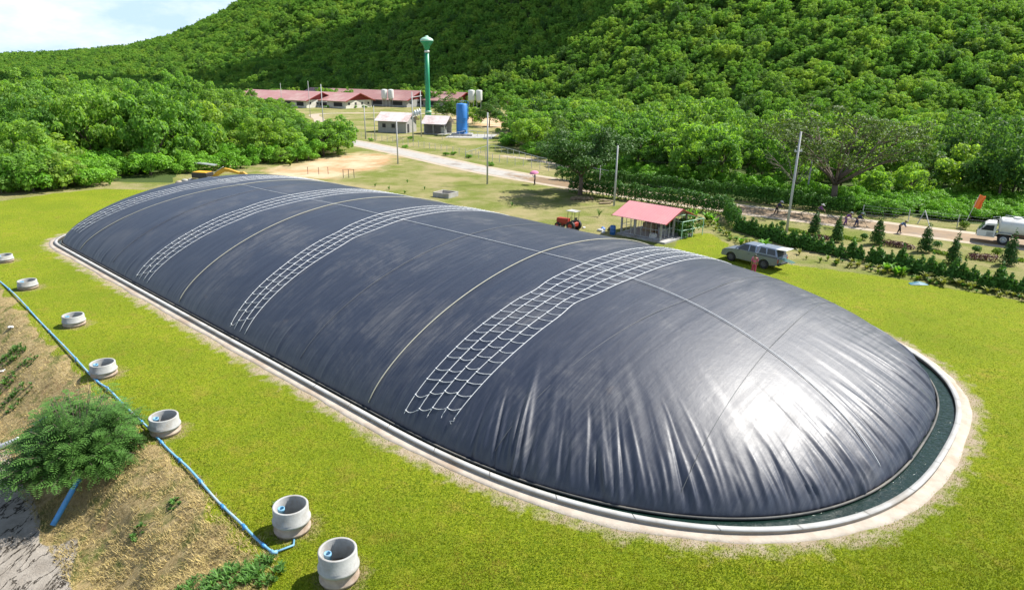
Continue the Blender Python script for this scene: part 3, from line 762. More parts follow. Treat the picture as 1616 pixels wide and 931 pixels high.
# shrubs along the foot of the left wood
for i in range(95):
    u = i / 94; px = -20 + 560 * u + rnd.uniform(-8, 8)
    py = np.interp(px, [-40, 60, 150, 270, 430, 540], [304, 302, 290, 274, 258, 244]) + rnd.uniform(-17, 3)
    g = G(px, py); tree(rnd.choice([6, 6, 6, 5]), g.x, g.y, rnd.choice([.5, .65, .85, 1.1, 1.3]) * rnd.uniform(.85, 1.1), rnd.uniform(0, 6), 'bright low shrub at the foot of the left wood', 'shrubs along the left wood', 'shrub', 'shrub')
RWOOD = gp((905, 258), (1000, 280), (1120, 298), (1240, 312), (1340, 318), (1500, 322), (1700, 330), (1950, 345), (1900, 268), (1616, 252), (1300, 238), (1000, 214), (850, 198), (800, 214), (810, 236))
pts = scatter(RWOOD, 4.3, 185, rnd)
for (x_, y_) in pts:
    if (x_ - 40) ** 2 + (y_ - 92) ** 2 < 40: continue
    k = rnd.choices([0, 1, 2, 3, 4, 5], [3, 4, 3, 4, 3, 2])[0]
    q_ = rnd.uniform(.75, 1.15); tree(k, x_, y_, q_, rnd.uniform(0, 6.28), sz=q_ * rnd.uniform(.95, 1.3), label='leafy green tree in the wood beyond the long hedge on the right', group='trees of the right wood')
# bright weedy thicket behind the roadside fence
for i in range(120):
    px = rnd.uniform(1335, 1660); py = np.interp(px, [1335, 1660], [336, 356]) - rnd.uniform(0, 34 if px > 1420 else 22)
    g = G(px, py); tree(6, g.x, g.y, rnd.uniform(.55, .85), rnd.uniform(0, 6), 'bright green bush in the low thicket behind the wire fence', 'bushes behind the roadside fence', 'bush', 'bush', sz=rnd.uniform(.5, .75))
for i in range(64):
    px = rnd.uniform(798, 1345); py = np.interp(px, [800, 900, 1010, 1240, 1345], [236, 258, 284, 316, 328]) - rnd.uniform(0, 10)
    g = G(px, py); tree(6, g.x, g.y, rnd.uniform(.6, .95), rnd.uniform(0, 6), 'green bush at the foot of the right wood, behind the far hedge or lane', 'bushes along the right wood', 'bush', 'bush')
# single trees round the farm yard
for px, py, s_, k, lab in [(705, 190, .95, 4, 'dark slender tree left of the blue tank, the nearer the water tower'), (722, 189, .85, 4, 'dark slender tree directly left of the blue tank'),
                           (745, 196, .7, 0, 'bright leafy tree right behind the blue tank'), (772, 200, .95, 4, 'dark rounded tree right of the blue tank, under the two white silos'),
                           (800, 182, 1.1, 2, 'broad tree at the end of the farm field, left of the wood edge'), (855, 214, 1.25, 4, 'dark wide tree at the left tip of the right wood'),
                           (622, 150, 1.0, 4, 'tall dark tree behind the long red roofed barn')]:
    g = G(px, py); tree(k, g.x, g.y, s_, rnd.uniform(0, 6), lab, None)

# far forest as one object: real crowns instanced over the plain and the hill
def far_forest():
    fr = np.random.default_rng(77); P = []
    n = 420000
    yv = np.sqrt(fr.uniform(100 ** 2, 1150 ** 2, n)); tv = fr.uniform(-1.0, 1.0, n); xv = yv * tv
    lim = np.interp(tv, [-1, -.56, -.50, -.42, -.36, -.01, .03, .06, .15, .3, 1], [172, 172, 180, 205, 292, 292, 250, 200, 168, 142, 124])
    keep = yv > lim
    # thin to roughly one crown per 30 m2, sparser far off
    cell = {}
    out = []
    zt = terrain(xv, yv)
    vis = (zt - 16) / yv < .13
    for i in np.where(keep & vis)[0]:
        d = 2.9 if yv[i] < 420 else 3.6
        c = (int(xv[i] // d), int(yv[i] // d), d)
        if c in cell: continue
        cell[c] = 1; out.append(i)
    xs, ys = xv[out], yv[out]; zs = zt[out] - .4
    return xs, ys, zs, fr
xs, ys, zs, fr = far_forest()
print('far crowns', len(xs))
V = np.stack([xs, ys, zs], 1).astype(np.float32)
fm = bpy.data.meshes.new('forest'); fm.vertices.add(len(V)); fm.vertices.foreach_set('co', V.ravel())
for an, typ, val in (('rot', 'FLOAT', fr.uniform(0, 6.28, len(V))), ('tlt', 'FLOAT', fr.normal(0, .16, len(V))), ('sclz', 'FLOAT', fr.uniform(.75, 1.35, len(V))), ('scl', 'FLOAT', (.40 + .42 * fr.random(len(V)) ** 2.0) * np.where(ys > 420, 1.2, 1.0)), ('idx', 'INT', fr.choice([0, 1, 2, 3, 4, 5], len(V), p=[.22, .2, .18, .17, .08, .15]))):
    at = fm.attributes.new(an, typ, 'POINT'); at.data.foreach_set('value', val.astype(np.float32 if typ == 'FLOAT' else np.int32))
forest = link('forest', fm); tag(forest, 'dense green forest covering the plain and the hillside behind the farm', 'forest', kind='stuff')
# one real tree of each kind at the forest edge supplies the crown shapes
src = []
for i, (px, py) in enumerate([(880, 196), (930, 198), (980, 200), (1080, 204), (1180, 208), (1320, 212)]):
    g = G(px, py); r0 = tree(i, g.x, g.y, 1.0, rnd.uniform(0, 6), 'leafy green tree in the wood beyond the long hedge on the right', 'trees of the right wood')
    src.append([c for c in r0.children if c.name.startswith('crown')][0])
ng = bpy.data.node_groups.new('forest', 'GeometryNodeTree')
ng.interface.new_socket('Geometry', in_out='INPUT', socket_type='NodeSocketGeometry'); ng.interface.new_socket('Geometry', in_out='OUTPUT', socket_type='NodeSocketGeometry')
gi = ng.nodes.new('NodeGroupInput'); go = ng.nodes.new('NodeGroupOutput'); jn = ng.nodes.new('GeometryNodeJoinGeometry'); ip = ng.nodes.new('GeometryNodeInstanceOnPoints')
for s_ in reversed(src):
    oi = ng.nodes.new('GeometryNodeObjectInfo'); oi.inputs['Object'].default_value = s_; oi.inputs['As Instance'].default_value = True; oi.transform_space = 'ORIGINAL'
    ng.links.new(oi.outputs['Geometry'], jn.inputs[0])
def named(nm, typ):
    a = ng.nodes.new('GeometryNodeInputNamedAttribute'); a.data_type = typ; a.inputs['Name'].default_value = nm; return a.outputs['Attribute']
cx = ng.nodes.new('ShaderNodeCombineXYZ'); ng.links.new(named('rot', 'FLOAT'), cx.inputs[2])
sv = ng.nodes.new('ShaderNodeCombineXYZ'); sc_ = named('scl', 'FLOAT'); [ng.links.new(sc_, sv.inputs[i]) for i in range(2)]
zm = ng.nodes.new('ShaderNodeMath'); zm.operation = 'MULTIPLY'; ng.links.new(sc_, zm.inputs[0]); ng.links.new(named('sclz', 'FLOAT'), zm.inputs[1]); ng.links.new(zm.outputs[0], sv.inputs[2]); ng.links.new(named('tlt', 'FLOAT'), cx.inputs[0])
ip.inputs['Pick Instance'].default_value = True
ng.links.new(gi.outputs[0], ip.inputs['Points']); ng.links.new(jn.outputs[0], ip.inputs['Instance']); ng.links.new(named('idx', 'INT'), ip.inputs['Instance Index'])
ng.links.new(cx.outputs[0], ip.inputs['Rotation']); ng.links.new(sv.outputs[0], ip.inputs['Scale']); ng.links.new(ip.outputs[0], go.inputs[0])
md = forest.modifiers.new('forest', 'NODES'); md.node_group = ng

# a cloud high above, outside the picture, whose shadow lies on the hill
cm_, t, b = newmat('cloud'); b.inputs['Base Color'].default_value = (.85, .86, .88, 1); b.inputs['Roughness'].default_value = 1
def cloud_at(gx, gy, gz, rx, ry, seed):
    k = (330 - gz) / sdir.z; cx_, cy_ = gx + sdir.x * k, gy + sdir.y * k
    r_ = random.Random(seed); mb = MB()
    for i in range(46):
        a = r_.uniform(0, 6.28); q = math.sqrt(r_.random()) * .9
        mb.ell((cx_ + rx * q * math.cos(a), cy_ + ry * q * math.sin(a), 330 + r_.uniform(0, 16)), (rx * r_.uniform(.14, .26), ry * r_.uniform(.2, .34), r_.uniform(9, 18)), 16, 10)
    tag(mb.build('cloud', cm_, None, True), kind='structure')
cloud_at(-75, 392, 22, 170, 72, 3)
cloud_at(-330, 430, 4, 190, 62, 4)
cloud_at(50, 480, 55, 130, 80, 5)

# the two big roadside trees
def limb_tree(name, loc, label, H_, R, trunk_h, r0, nmain, mat_leaf, mat_bark, nl, ls, seed, umbrella=True, bare=0.0, sparse=1.0, cl=(.16, .5)):
    r_ = random.Random(seed); nr_ = np.random.default_rng(seed)
    root = empty(name, loc); tag(root, label, 'tree')
    mb = MB(); cl_ = []; tips = []
    mb.tube([(0, 0, -.3), (.1, 0, trunk_h * .5), (0, .1, trunk_h)], [r0 * 1.35, r0, r0 * .9], 10)
    for i in range(nmain):
        a = 2 * math.pi * (i + r_.uniform(-.3, .3)) / nmain
        q = r_.uniform(.35, 1.0)
        end = Vector((math.cos(a) * R * q, math.sin(a) * R * q, H_ * (1 - .38 * q * q) * r_.uniform(.82, .98)))
        st_ = Vector((0, 0, trunk_h * r_.uniform(.75, 1.0)))
        mid = st_.lerp(end, .5) + Vector((0, 0, H_ * r_.uniform(-.06, .03)))
        pts_ = [st_, st_.lerp(mid, .5) + Vector((r_.uniform(-.2, .2), r_.uniform(-.2, .2), 0)), mid, end]
        mb.tube(pts_, [r0 * .5, r0 * .4, r0 * .27, r0 * .07], 7)
        for j in range(6):
            f_ = r_.uniform(.35, 1.0); p0 = mid.lerp(end, max(0, (f_ - .5) * 2)) if f_ > .5 else st_.lerp(mid, f_ * 2)
            da = a + r_.uniform(-1.1, 1.1); ln = R * r_.uniform(.2, .42)
            p1 = p0 + Vector((math.cos(da) * ln, math.sin(da) * ln, r_.uniform(.1, .5) * ln))
            p1.z = min(p1.z, H_ * .97)
            mb.tube([p0, p0.lerp(p1, .5) + Vector((0, 0, .1)), p1], [r0 * .2, r0 * .12, r0 * .035], 5)
            tips.append(p1)
            for k in range(3):
                p2 = p1 + Vector((r_.uniform(-1, 1), r_.uniform(-1, 1), r_.uniform(0, .8))) * (R * .17)
                mb.tube([p0.lerp(p1, .7), p2], [r0 * .06, r0 * .02], 4); tips.append(p2)
        tips.append(end)
    for p in tips:
        if r_.random() < bare: continue
        c = R * r_.uniform(*[cl[0] * .8, cl[0] * 1.35]); cl_.append((p.x, p.y, p.z + c * .1, c, c, c * cl[1]))
    mb.build('trunk', mat_bark, root, True)
    if cl_: link('crown', leaf_cloud('crown', cl_, nl, ls, mat_leaf, nr_, .5), root)
    return root
g = G(915, 308); limb_tree('rain_tree', (g.x, g.y, 0), 'dark umbrella shaped tree shading the hedge beside the road', 8.6, 5.3, 3.0, .26, 13, LR, MT['bark'], 24000, .19, 5, cl=(.19, .42))
g = G(1312, 326); limb_tree('umbrella_tree', (g.x, g.y, 0), 'huge spreading tree with bare fanned limbs at the edge of the right wood', 12.5, 9.0, 3.4, .36, 15, LO, MT['bark'], 12000, .20, 9, bare=.42, cl=(.10, .4))
g = G(1252, 312); limb_tree('bare_tree', (g.x, g.y, 0), 'leafless pale twiggy tree left of the huge spreading tree', 9.5, 5.0, 2.0, .14, 9, L3, MT['palebark'], 10, .2, 12, bare=1.0)

# hedges: rows of clipped conifers grown together
def hedge(label, path, h, w, mat, seed, name='hedge', dens=190, ls=.15, cat='hedge', bumpy=.14):
    nr_ = np.random.default_rng(seed); path = [np.array(p, float) for p in path]
    L = 0; segs = []
    for a, b_ in zip(path[:-1], path[1:]): l = np.linalg.norm(b_ - a); segs.append((a, b_, l)); L += l
    cl_ = []; q = 0
    for a, b_, l in segs:
        n_ = max(2, int(l / (w * .55)))
        for i in range(n_):
            p = a + (b_ - a) * (i + .5) / n_; hh = h * nr_.uniform(1 - bumpy, 1 + bumpy)
            cl_.append((p[0], p[1], hh * .30, w * .5, w * .5, hh * .36)); cl_.append((p[0] + nr_.uniform(-.05, .05), p[1], hh * .68, w * .42, w * .42, hh * .34))
    o = link(name, leaf_cloud(name, cl_, int(L * dens), ls, mat, nr_, .15)); tag(o, label, cat); return o
hedge('long clipped green hedge on the far side of the road, below the wood', [G(878, 283)[:2], G(930, 288)[:2], G(1010, 296)[:2], G(1120, 310)[:2], G(1240, 326)[:2], G(1345, 338)[:2]], 2.0, 1.4, LH, 1, dens=620)
hedge('clipped green hedge on the near side of the road, behind the pink roofed shed', [G(900, 303)[:2], G(969, 313)[:2], G(1060, 325)[:2], G(1146, 340)[:2]], 2.1, 1.4, LH, 2, dens=640)
hedge('short tall clipped hedge at the corner right of the pink roofed shed', [G(1148, 342)[:2], G(1152, 352)[:2], G(1160, 362)[:2]], 2.2, 1.3, LH, 3, dens=420)
# cone shaped shrubs standing in a row along the lawn
def cone_clumps(r_, h, w, lean=0):
    out = []
    for i in range(26):
        z = h * (.06 + .9 * i / 26); ww = w * .5 * (1 - (i / 26) ** 1.5) + .02
        for k in range(3 if i < 18 else 1):
            a = r_.uniform(0, 6.28); out.append((math.cos(a) * ww * .45 + lean * z, math.sin(a) * ww * .45, z, ww * .62, ww * .62, h * .06))
    return out
sr = np.random.default_rng(4)
shrub_m = [leaf_cloud('hedge_shrub', cone_clumps(sr, 1.35 + .2 * i, 1.05), 1000, .13, LH, sr, .2) for i in range(4)]
A = [G(1166, 364), G(1205, 376), G(1240, 386), G(1290, 397), G(1340, 408), G(1400, 421), G(1450, 433), G(1500, 443), G(1560, 455), G(1630, 469), G(1720, 488)]
ln = [np.array(p[:2]) for p in A]; acc = np.r_[0, np.cumsum([np.linalg.norm(b_ - a) for a, b_ in zip(ln[:-1], ln[1:])])]
q = 0
while q < acc[-1]:
    x_ = np.interp(q, acc, [p[0] for p in ln]); y_ = np.interp(q, acc, [p[1] for p in ln])
    o = link('hedge_shrub', rnd.choice(shrub_m), None, (x_ + rnd.uniform(-.1, .1), y_ + rnd.uniform(-.1, .1), 0), rnd.uniform(0, 6), rnd.uniform(1.0, 1.3))
    tag(o, 'small pointed conifer in the row between the lawn and the garden strip', 'shrub', 'row of small conifers beside the lawn')
    q += .62 if q < acc[3] else rnd.choice([.72, .8, .95])
# cypresses
cyp = [(1284, 371, 36), (1319, 382, 37), (1382, 386, 43), (1458, 398, 42), (1502, 416, 44), (1589, 418, 47), (1334 + 0, 0, 0)][:6]
cl_lab = ['leftmost tall cone shaped cypress, in front of the worker in the white hat', 'cone shaped cypress second from the left, near the two bending workers', 'cone shaped cypress standing between the two purple beds, left of the bent sweeper',
          'cone shaped cypress right of the long purple leaved bed', 'leaning cone shaped cypress close behind the conifer row', 'rightmost cone shaped cypress, in front of the white tanker truck']
cyr = np.random.default_rng(8)
for (px, py, hp), lab in zip(cyp, cl_lab):
    g = G(px, py); sc_ = (py - 106 - (px - 808) * .0175) * .949 / 16; h_ = hp / sc_ / .78
    o = link('cypress', leaf_cloud('cypress', cone_clumps(cyr, h_, h_ * .42, .04), 2300, .10, LC, cyr, .2), None, (g.x, g.y, 0)); tag(o, lab, 'cypress', 'cone shaped cypresses on the garden strip')
# round topiary
def ball(px, py, r, label, mat=LT, dens=900, flat=.8):
    g = G(px, py); rr_ = np.random.default_rng(int(px))
    o = link('topiary', leaf_cloud('topiary', [(0, 0, r * .85, r * .9, r * .9, r * flat)] + [(rr_.uniform(-.3, .3) * r, rr_.uniform(-.3, .3) * r, r, r * .6, r * .6, r * .5) for _ in range(4)], dens, .09, mat, rr_, .2), None, (g.x, g.y, 0))
    tag(o, label, 'topiary', None)
ball(1521, 362, .55, 'bright round clipped bush at the foot of the orange flag pole'); ball(1358, 344, .5, 'round bush at the road edge beside the two bending workers', LH)
ball(1363, 379, .42, 'small round bush left of the third cypress', LH, 700); ball(1478, 393, .48, 'small round bush right of the fourth cypress', LH, 700)
ball(1540, 400, .45, 'round bush behind the smaller purple leaved bed', LH, 700); ball(1234, 358, .38, 'little round bush at the foot of the tall lamp pole', LH, 600)
ball(1572, 405, .5, 'round bush left of the rightmost cypress', LT, 700)
def bed(label, a, b_, h, w, mat, seed):
    hedge(label, [G(*a)[:2], G((a[0] + b_[0]) / 2, (a[1] + b_[1]) / 2)[:2], G(*b_)[:2]], h, w, mat, seed, 'flower_bed', 330, .11, 'plant bed', .2)
bed('long dark purple leaved bed between two cypresses', (1396, 387), (1438, 393), .5, 1.3, MT['purpleleaf'], 31)
bed('dark purple leaved bed left of the rightmost cypress', (1530, 408), (1568, 412), .5, 1.3, MT['purpleleaf'], 32)
bed('small purple leaved bed behind the first conifers, near the leftmost cypress', (1292, 376), (1310, 379), .35, 1.0, MT['purpleleaf'], 33)
bed('low green ground cover bed behind the second cypress', (1325, 374), (1355, 381), .22, 1.2, LT, 34)
bed('low green ground cover bed left of the leftmost cypress', (1243, 363), (1275, 369), .22, 1.2, LT, 35)
bed('low green ground cover bed between the fourth and fifth cypress', (1472, 398), (1500, 404), .22, 1.2, LT, 36)
bed('low green ground cover bed right of the third cypress', (1388, 383), (1402, 386), .25, 1.0, LT, 37)
bed('low green ground cover bed at the right edge, past the last cypress', (1600, 411), (1640, 416), .25, 1.2, LT, 38)
# leafy planting in front of the conifers
def arch_plant_mesh(r_, h, n, w, mat, name='plant'):
    V = []; F = []
    for i in range(n):
        a = r_.uniform(0, 6.28); ln_ = h * r_.uniform(.7, 1.15); out_ = r_.uniform(.15, .75) * ln_; d = Vector((math.cos(a), math.sin(a), 0)); s_ = Vector((-d.y, d.x, 0))
        k = 5; b0 = len(V)
        for j in range(k):
            u = j / (k - 1); p = d * out_ * u ** 1.4 + Vector((0, 0, ln_ * (u - .38 * u ** 2.6))); ww = w * math.sin(math.pi * min(.97, u * .85 + .12)) * .5
            V += [p - s_ * ww, p + s_ * ww]
        for j in range(k - 1): F.append((b0 + 2 * j, b0 + 2 * j + 1, b0 + 2 * j + 3, b0 + 2 * j + 2))
    me = bpy.data.meshes.new(name); me.from_pydata([tuple(v) for v in V], [], F); me.materials.append(mat); return me
pm = [arch_plant_mesh(rnd, 1.0, 22, .16, LY), arch_plant_mesh(rnd, .75, 18, .12, LT), arch_plant_mesh(rnd, 1.5, 12, .34, LW), arch_plant_mesh(rnd, .8, 26, .1, LY), arch_plant_mesh(rnd, .6, 22, .14, LH)]
for i in range(150):
    u = rnd.random() ** 1.1; px = 1105 + 530 * u
    base = np.interp(px, [1105, 1140, 1160, 1250, 1400, 1500, 1640], [352, 372, 383, 403, 432, 452, 478]); py = base + rnd.uniform(-6, 3)
    g = G(px, py); k = rnd.choices(range(5), [4, 4, 1.3 if px < 1260 else .3, 4, 5])[0]
    o = link('garden_plant', pm[k], None, (g.x, g.y, 0), rnd.uniform(0, 6), rnd.uniform(.55, .95)); tag(o, 'leafy garden plant in front of the conifer row by the lawn', 'plant', 'planting in front of the conifer row')
for i in range(26):
    px = rnd.uniform(1085, 1150); py = np.interp(px, [1085, 1150], [340, 366]) + rnd.uniform(-6, 5); g = G(px, py)
    o = link('garden_plant', rnd.choice(pm), None, (g.x, g.y, 0), rnd.uniform(0, 6), rnd.uniform(.6, 1.0)); tag(o, 'leafy plant on the plot behind the vine covered frame', 'plant', 'plants behind the vine frame')

# grass: small blades over the near lawn and dry tufts on the bank
def blades(name, P, h, mat, r_, w=.012, bend=.5):
    n = len(P); a = r_.uniform(0, 6.28, n); hh = h * r_.uniform(.5, 1.3, n); d = np.stack([np.cos(a), np.sin(a), np.zeros(n)], 1); s_ = np.stack([-d[:, 1], d[:, 0], np.zeros(n)], 1)
    ww = w * r_.uniform(.7, 1.4, n)[:, None]
    tip = P + d * (hh * bend * r_.uniform(.3, 1.3, n))[:, None] + np.array([0, 0, 1]) * hh[:, None]
    V = np.stack([P - s_ * ww, P + s_ * ww, tip], 1).reshape(-1, 3)
    return np_mesh(name, V, np.arange(3 * n).reshape(-1, 3), mat)
def near_pts(n, ymin, ymax, r_):
    yv = 1 / (r_.uniform(1 / ymax, 1 / ymin, n)); xv = yv * r_.uniform(-.95, .95, n); return xv, yv
gr = np.random.default_rng(3)
xv, yv = near_pts(520000, 15.5, 75, gr)
cl = vnoise(xv, yv, 1.6, 51) * .5 + vnoise(xv, yv, 5, 52) * .5
s_, n_ = xy2sn(xv, yv)
ok = (rad_sn(s_, n_, 1.5 + 1.2 * gr.random(len(s_)) ** 1.6) > 1) & inpoly(xv, yv, LAWN) & ((np.interp(yv, ry_, rx_) - xv) < .25) & (cl > .16)
P = np.stack([xv[ok], yv[ok], np.zeros(ok.sum())], 1)
MT['grass'] = leafmat('turf_blades', (.245, .30, .016), (.245, .30, .016), (.245, .30, .016), .3, scale=.45)
gt = MT['grass'].node_tree; gb_ = gt.nodes['Principled BSDF']; lk = gb_.inputs['Base Color'].links[0].from_socket
gpos = gt.nodes.new('ShaderNodeNewGeometry').outputs['Position']
c_ = mixc(gt, ramp(gt, noise(gt, 1.1, 6, .7, gpos, .6), [(.50, (0, 0, 0)), (.62, (.8, .8, .8))]).outputs[0], lk, (.36, .25, .05))
c_ = mixc(gt, ramp(gt, noise(gt, .42, 6, .7, gpos, .4), [(.48, (0, 0, 0)), (.60, (.8, .8, .8))]).outputs[0], c_, (.11, .21, .012))
c_ = mixc(gt, ramp(gt, noise(gt, 2.3, 5, .7, gpos, .4), [(.58, (0, 0, 0)), (.66, (.7, .7, .7))]).outputs[0], c_, (.06, .10, .01)); gt.links.new(c_, gb_.inputs['Base Color'])
link_ = link('grass', blades('grass', P, .055, MT['grass'], gr, .014)); tag(link_, 'short bright yellow green grass of the lawn round the black cover', 'grass', kind='stuff')
xv, yv = near_pts(330000, 15.5, 62, gr)
sdv = (np.interp(yv, ry_, rx_) - xv) * .72
ok = (sdv > -.15) & (sdv < 5.0) & (vnoise(xv, yv, 1.1, 61) * .55 + vnoise(xv, yv, 4, 62) * .45 > .34)
P = np.stack([xv[ok], yv[ok], terrain(xv[ok], yv[ok]) - .01], 1)
MT['drygrass'] = leafmat('dry_grass', (.42, .33, .16), (.42, .33, .16), (.42, .33, .16), .2, scale=1.1)
tag(link('grass', blades('dry_grass', P, .12, MT['drygrass'], gr, .011, 1.5)), 'straw coloured dry grass on the bank below the blue pipe', 'grass', kind='stuff').name = 'dry_grass'

# ---------------------------------------------------------------- concrete well rings
def well(px, py, label, depth_vis, pipe_a, i):
    g = G(px, py); root = empty('concrete_well', (g.x, g.y, 0), rnd.uniform(0, 6)); tag(root, label, 'well ring', 'concrete rings along the lawn edge')
    R = .62; h = depth_vis
    prof = [(R, -.5), (R, h * .42), (R + .045, h * .45), (R + .045, h * .52), (R, h * .55), (R, h - .02), (R - .015, h), (R - .075, h), (R - .085, h - .02), (R - .085, h - .7)]
    k = 1 if h < .7 else 0
    MB().lathe([(R, h * .40), (R + .05, h * .43), (R + .05, h * .50), (R, h * .53), (R, h - .02), (R - .015, h), (R - .075, h), (R - .085, h - .02), (R - .085, h * .3)], n=48, cap0=False, cap1=False).build('upper_ring', MT['conc_new'], root, True)
    MB().lathe([(R - .012, -.6), (R - .012, .08), (R + .03, .1), (R + .03, .16), (R - .012, .18), (R - .012, h * .42)], n=48, cap0=False, cap1=False).build('lower_ring', MT['conc_dirty'], root, True)
    MB().lathe([(R - .1, h * .32), (R - .1, -.6)], n=40, cap0=False, cap1=False).build('inner_wall', MT['conc_dirty'], root, True)
    MB().lathe([(R - .09, h - .78), (0.01, h - .76)], n=32, cap0=False, cap1=False).build('sludge', MT['mudwater'], root)
    pr = R - .30; ax, ay = pr * math.cos(pipe_a - root.rotation_euler.z), pr * math.sin(pipe_a - root.rotation_euler.z)
    MB().lathe([(.11, h - .8), (.11, h - .16), (.125, h - .16), (.125, h - .05), (.095, h - .05), (.095, h - .3)], (ax, ay, 0), 20, False, False).build('standpipe', MT['bluep'], root, True)
    return root
MT['mudwater'] = smat('sludge', (.16, .12, .08), .35, .3, 2, .01)
wl = [(536, 912, 'nearest concrete well ring at the bottom edge of the lawn, light blue pipe inside', 1.15), (462, 835, 'second nearest concrete well ring, behind the elbow of the blue pipeline', 1.05), (262, 682, 'concrete well ring touching the feathery bush', .85),
      (165, 592, 'concrete well ring beside the blue pipeline, just beyond the feathery bush', .75), (118, 513, 'concrete well ring third from the far end of the row', .7), (45, 455, 'concrete well ring second from the far end of the row', .62), (8, 413, 'farthest concrete well ring, cut by the left picture edge', .58)]
for i, (px, py, lab, h) in enumerate(wl): well(px, py, lab, h, rad(205), i)
# ---------------------------------------------------------------- pipelines on the bank
pl = empty('pipeline', (0, 0, 0)); tag(pl, 'long light blue pipeline on short supports along the top of the dry bank', 'pipeline')
pp = smoothpts([(p.x, p.y) for p in PIPE], 8); L_ = []
for i, p in enumerate(pp):
    z = .10 + .05 * math.sin(i * .7); L_.append((p[0], p[1], z + max(0, tz(p[0], p[1]))))
MB().tube(L_, .048, 10).build('pipe', MT['bluep'], pl, True)
e = G(464, 852); last = L_[-1]
MB().tube([(last[0], last[1], last[2]), (last[0] + .55, last[1] + .45, .08), (e.x, e.y, .03)], .04, 8).build('branch_pipe', MT['bluep'], pl, True)
MB().tube([(last[0] - .1, last[1] + .08, last[2]), last, (last[0] + .12, last[1] + .06, last[2])], .075, 10).build('elbow', MT['bluep'], pl, True)
for i in range(10, len(L_) - 1, 4):
    p = L_[i]; mb = MB(); z0 = tz(p[0] - .08, p[1]) - .2; mb.tube([(p[0] - .05, p[1] - .05, z0 - .1), (p[0] - .02, p[1], p[2])], .05, 8); mb.tube([(p[0] - .09, p[1] + .09, p[2]), (p[0] + .09, p[1] - .09, p[2])], .066, 10)
    mb.build('support', MT['bluedk'], pl, True)
def loose_pipe(a, b_, r, label, mat, za=None, zb=None, flare=False):
    A = G(*a); B_ = G(*b_); mb = MB(); A.z += 0
    mb.tube([A, A.lerp(B_, .03), A.lerp(B_, .97), B_], [r * (1.25 if flare else 1), r, r, r], 14, cap=True)
    tag(mb.build('loose_pipe', mat, None, True), label, 'pipe')
def Gt(px, py, up=.1):
    """ground point with the bank height found by iteration"""
    z = 0
    for _ in range(12): g = G(px, py, z); z = .5 * z + .5 * (tz(g.x, g.y) + up)
    return G(px, py, z)
def loose(pa, pb, r, label, mat, lift=(0, 0)):
    A = Gt(*pa, up=r) + Vector((0, 0, lift[0])); B_ = Gt(*pb, up=r) + Vector((0, 0, lift[1])); mb = MB()
    mb.lathe
    mb.tube([A, A.lerp(B_, .06), A.lerp(B_, .07), B_], [r * 1.18, r * 1.18, r, r], 14)
    tag(mb.build('loose_pipe', mat, None, True), label, 'pipe')
loose((130, 778), (84, 832), .11, 'thick blue pipe poking out from under the feathery bush', MT['bluedk'], (.75, .1))
loose((31, 692), (-30, 716), .11, 'white pipe lying on the bank at the left picture edge', MT['white'])
loose((74, 659), (54, 669), .07, 'short pale blue pipe stub lying left of the feathery bush', MT['bluep'])
loose((52, 676), (43, 690), .05, 'small pale blue pipe scrap below the short stub', MT['bluep'])
def rag(px, py, s_, label, mat, sd_):
    g = Gt(px, py, .05); r_ = random.Random(sd_); mb = MB()
    for k in range(4): mb.ell((r_.uniform(-s_, s_), r_.uniform(-s_, s_), r_.uniform(0, s_ * .4)), (s_ * r_.uniform(.5, 1), s_ * r_.uniform(.3, .8), s_ * r_.uniform(.2, .45)), 8, 5)
    o = mb.build('plastic_bag', mat, None, True, loc=g); tag(o, label, 'bag')
rag(17, 517, .16, 'white plastic bag lying on the dry bank near the left edge', MT['white'], 3)
rag(3, 585, .12, 'white plastic scrap on the bank at the very left edge', MT['white'], 4)

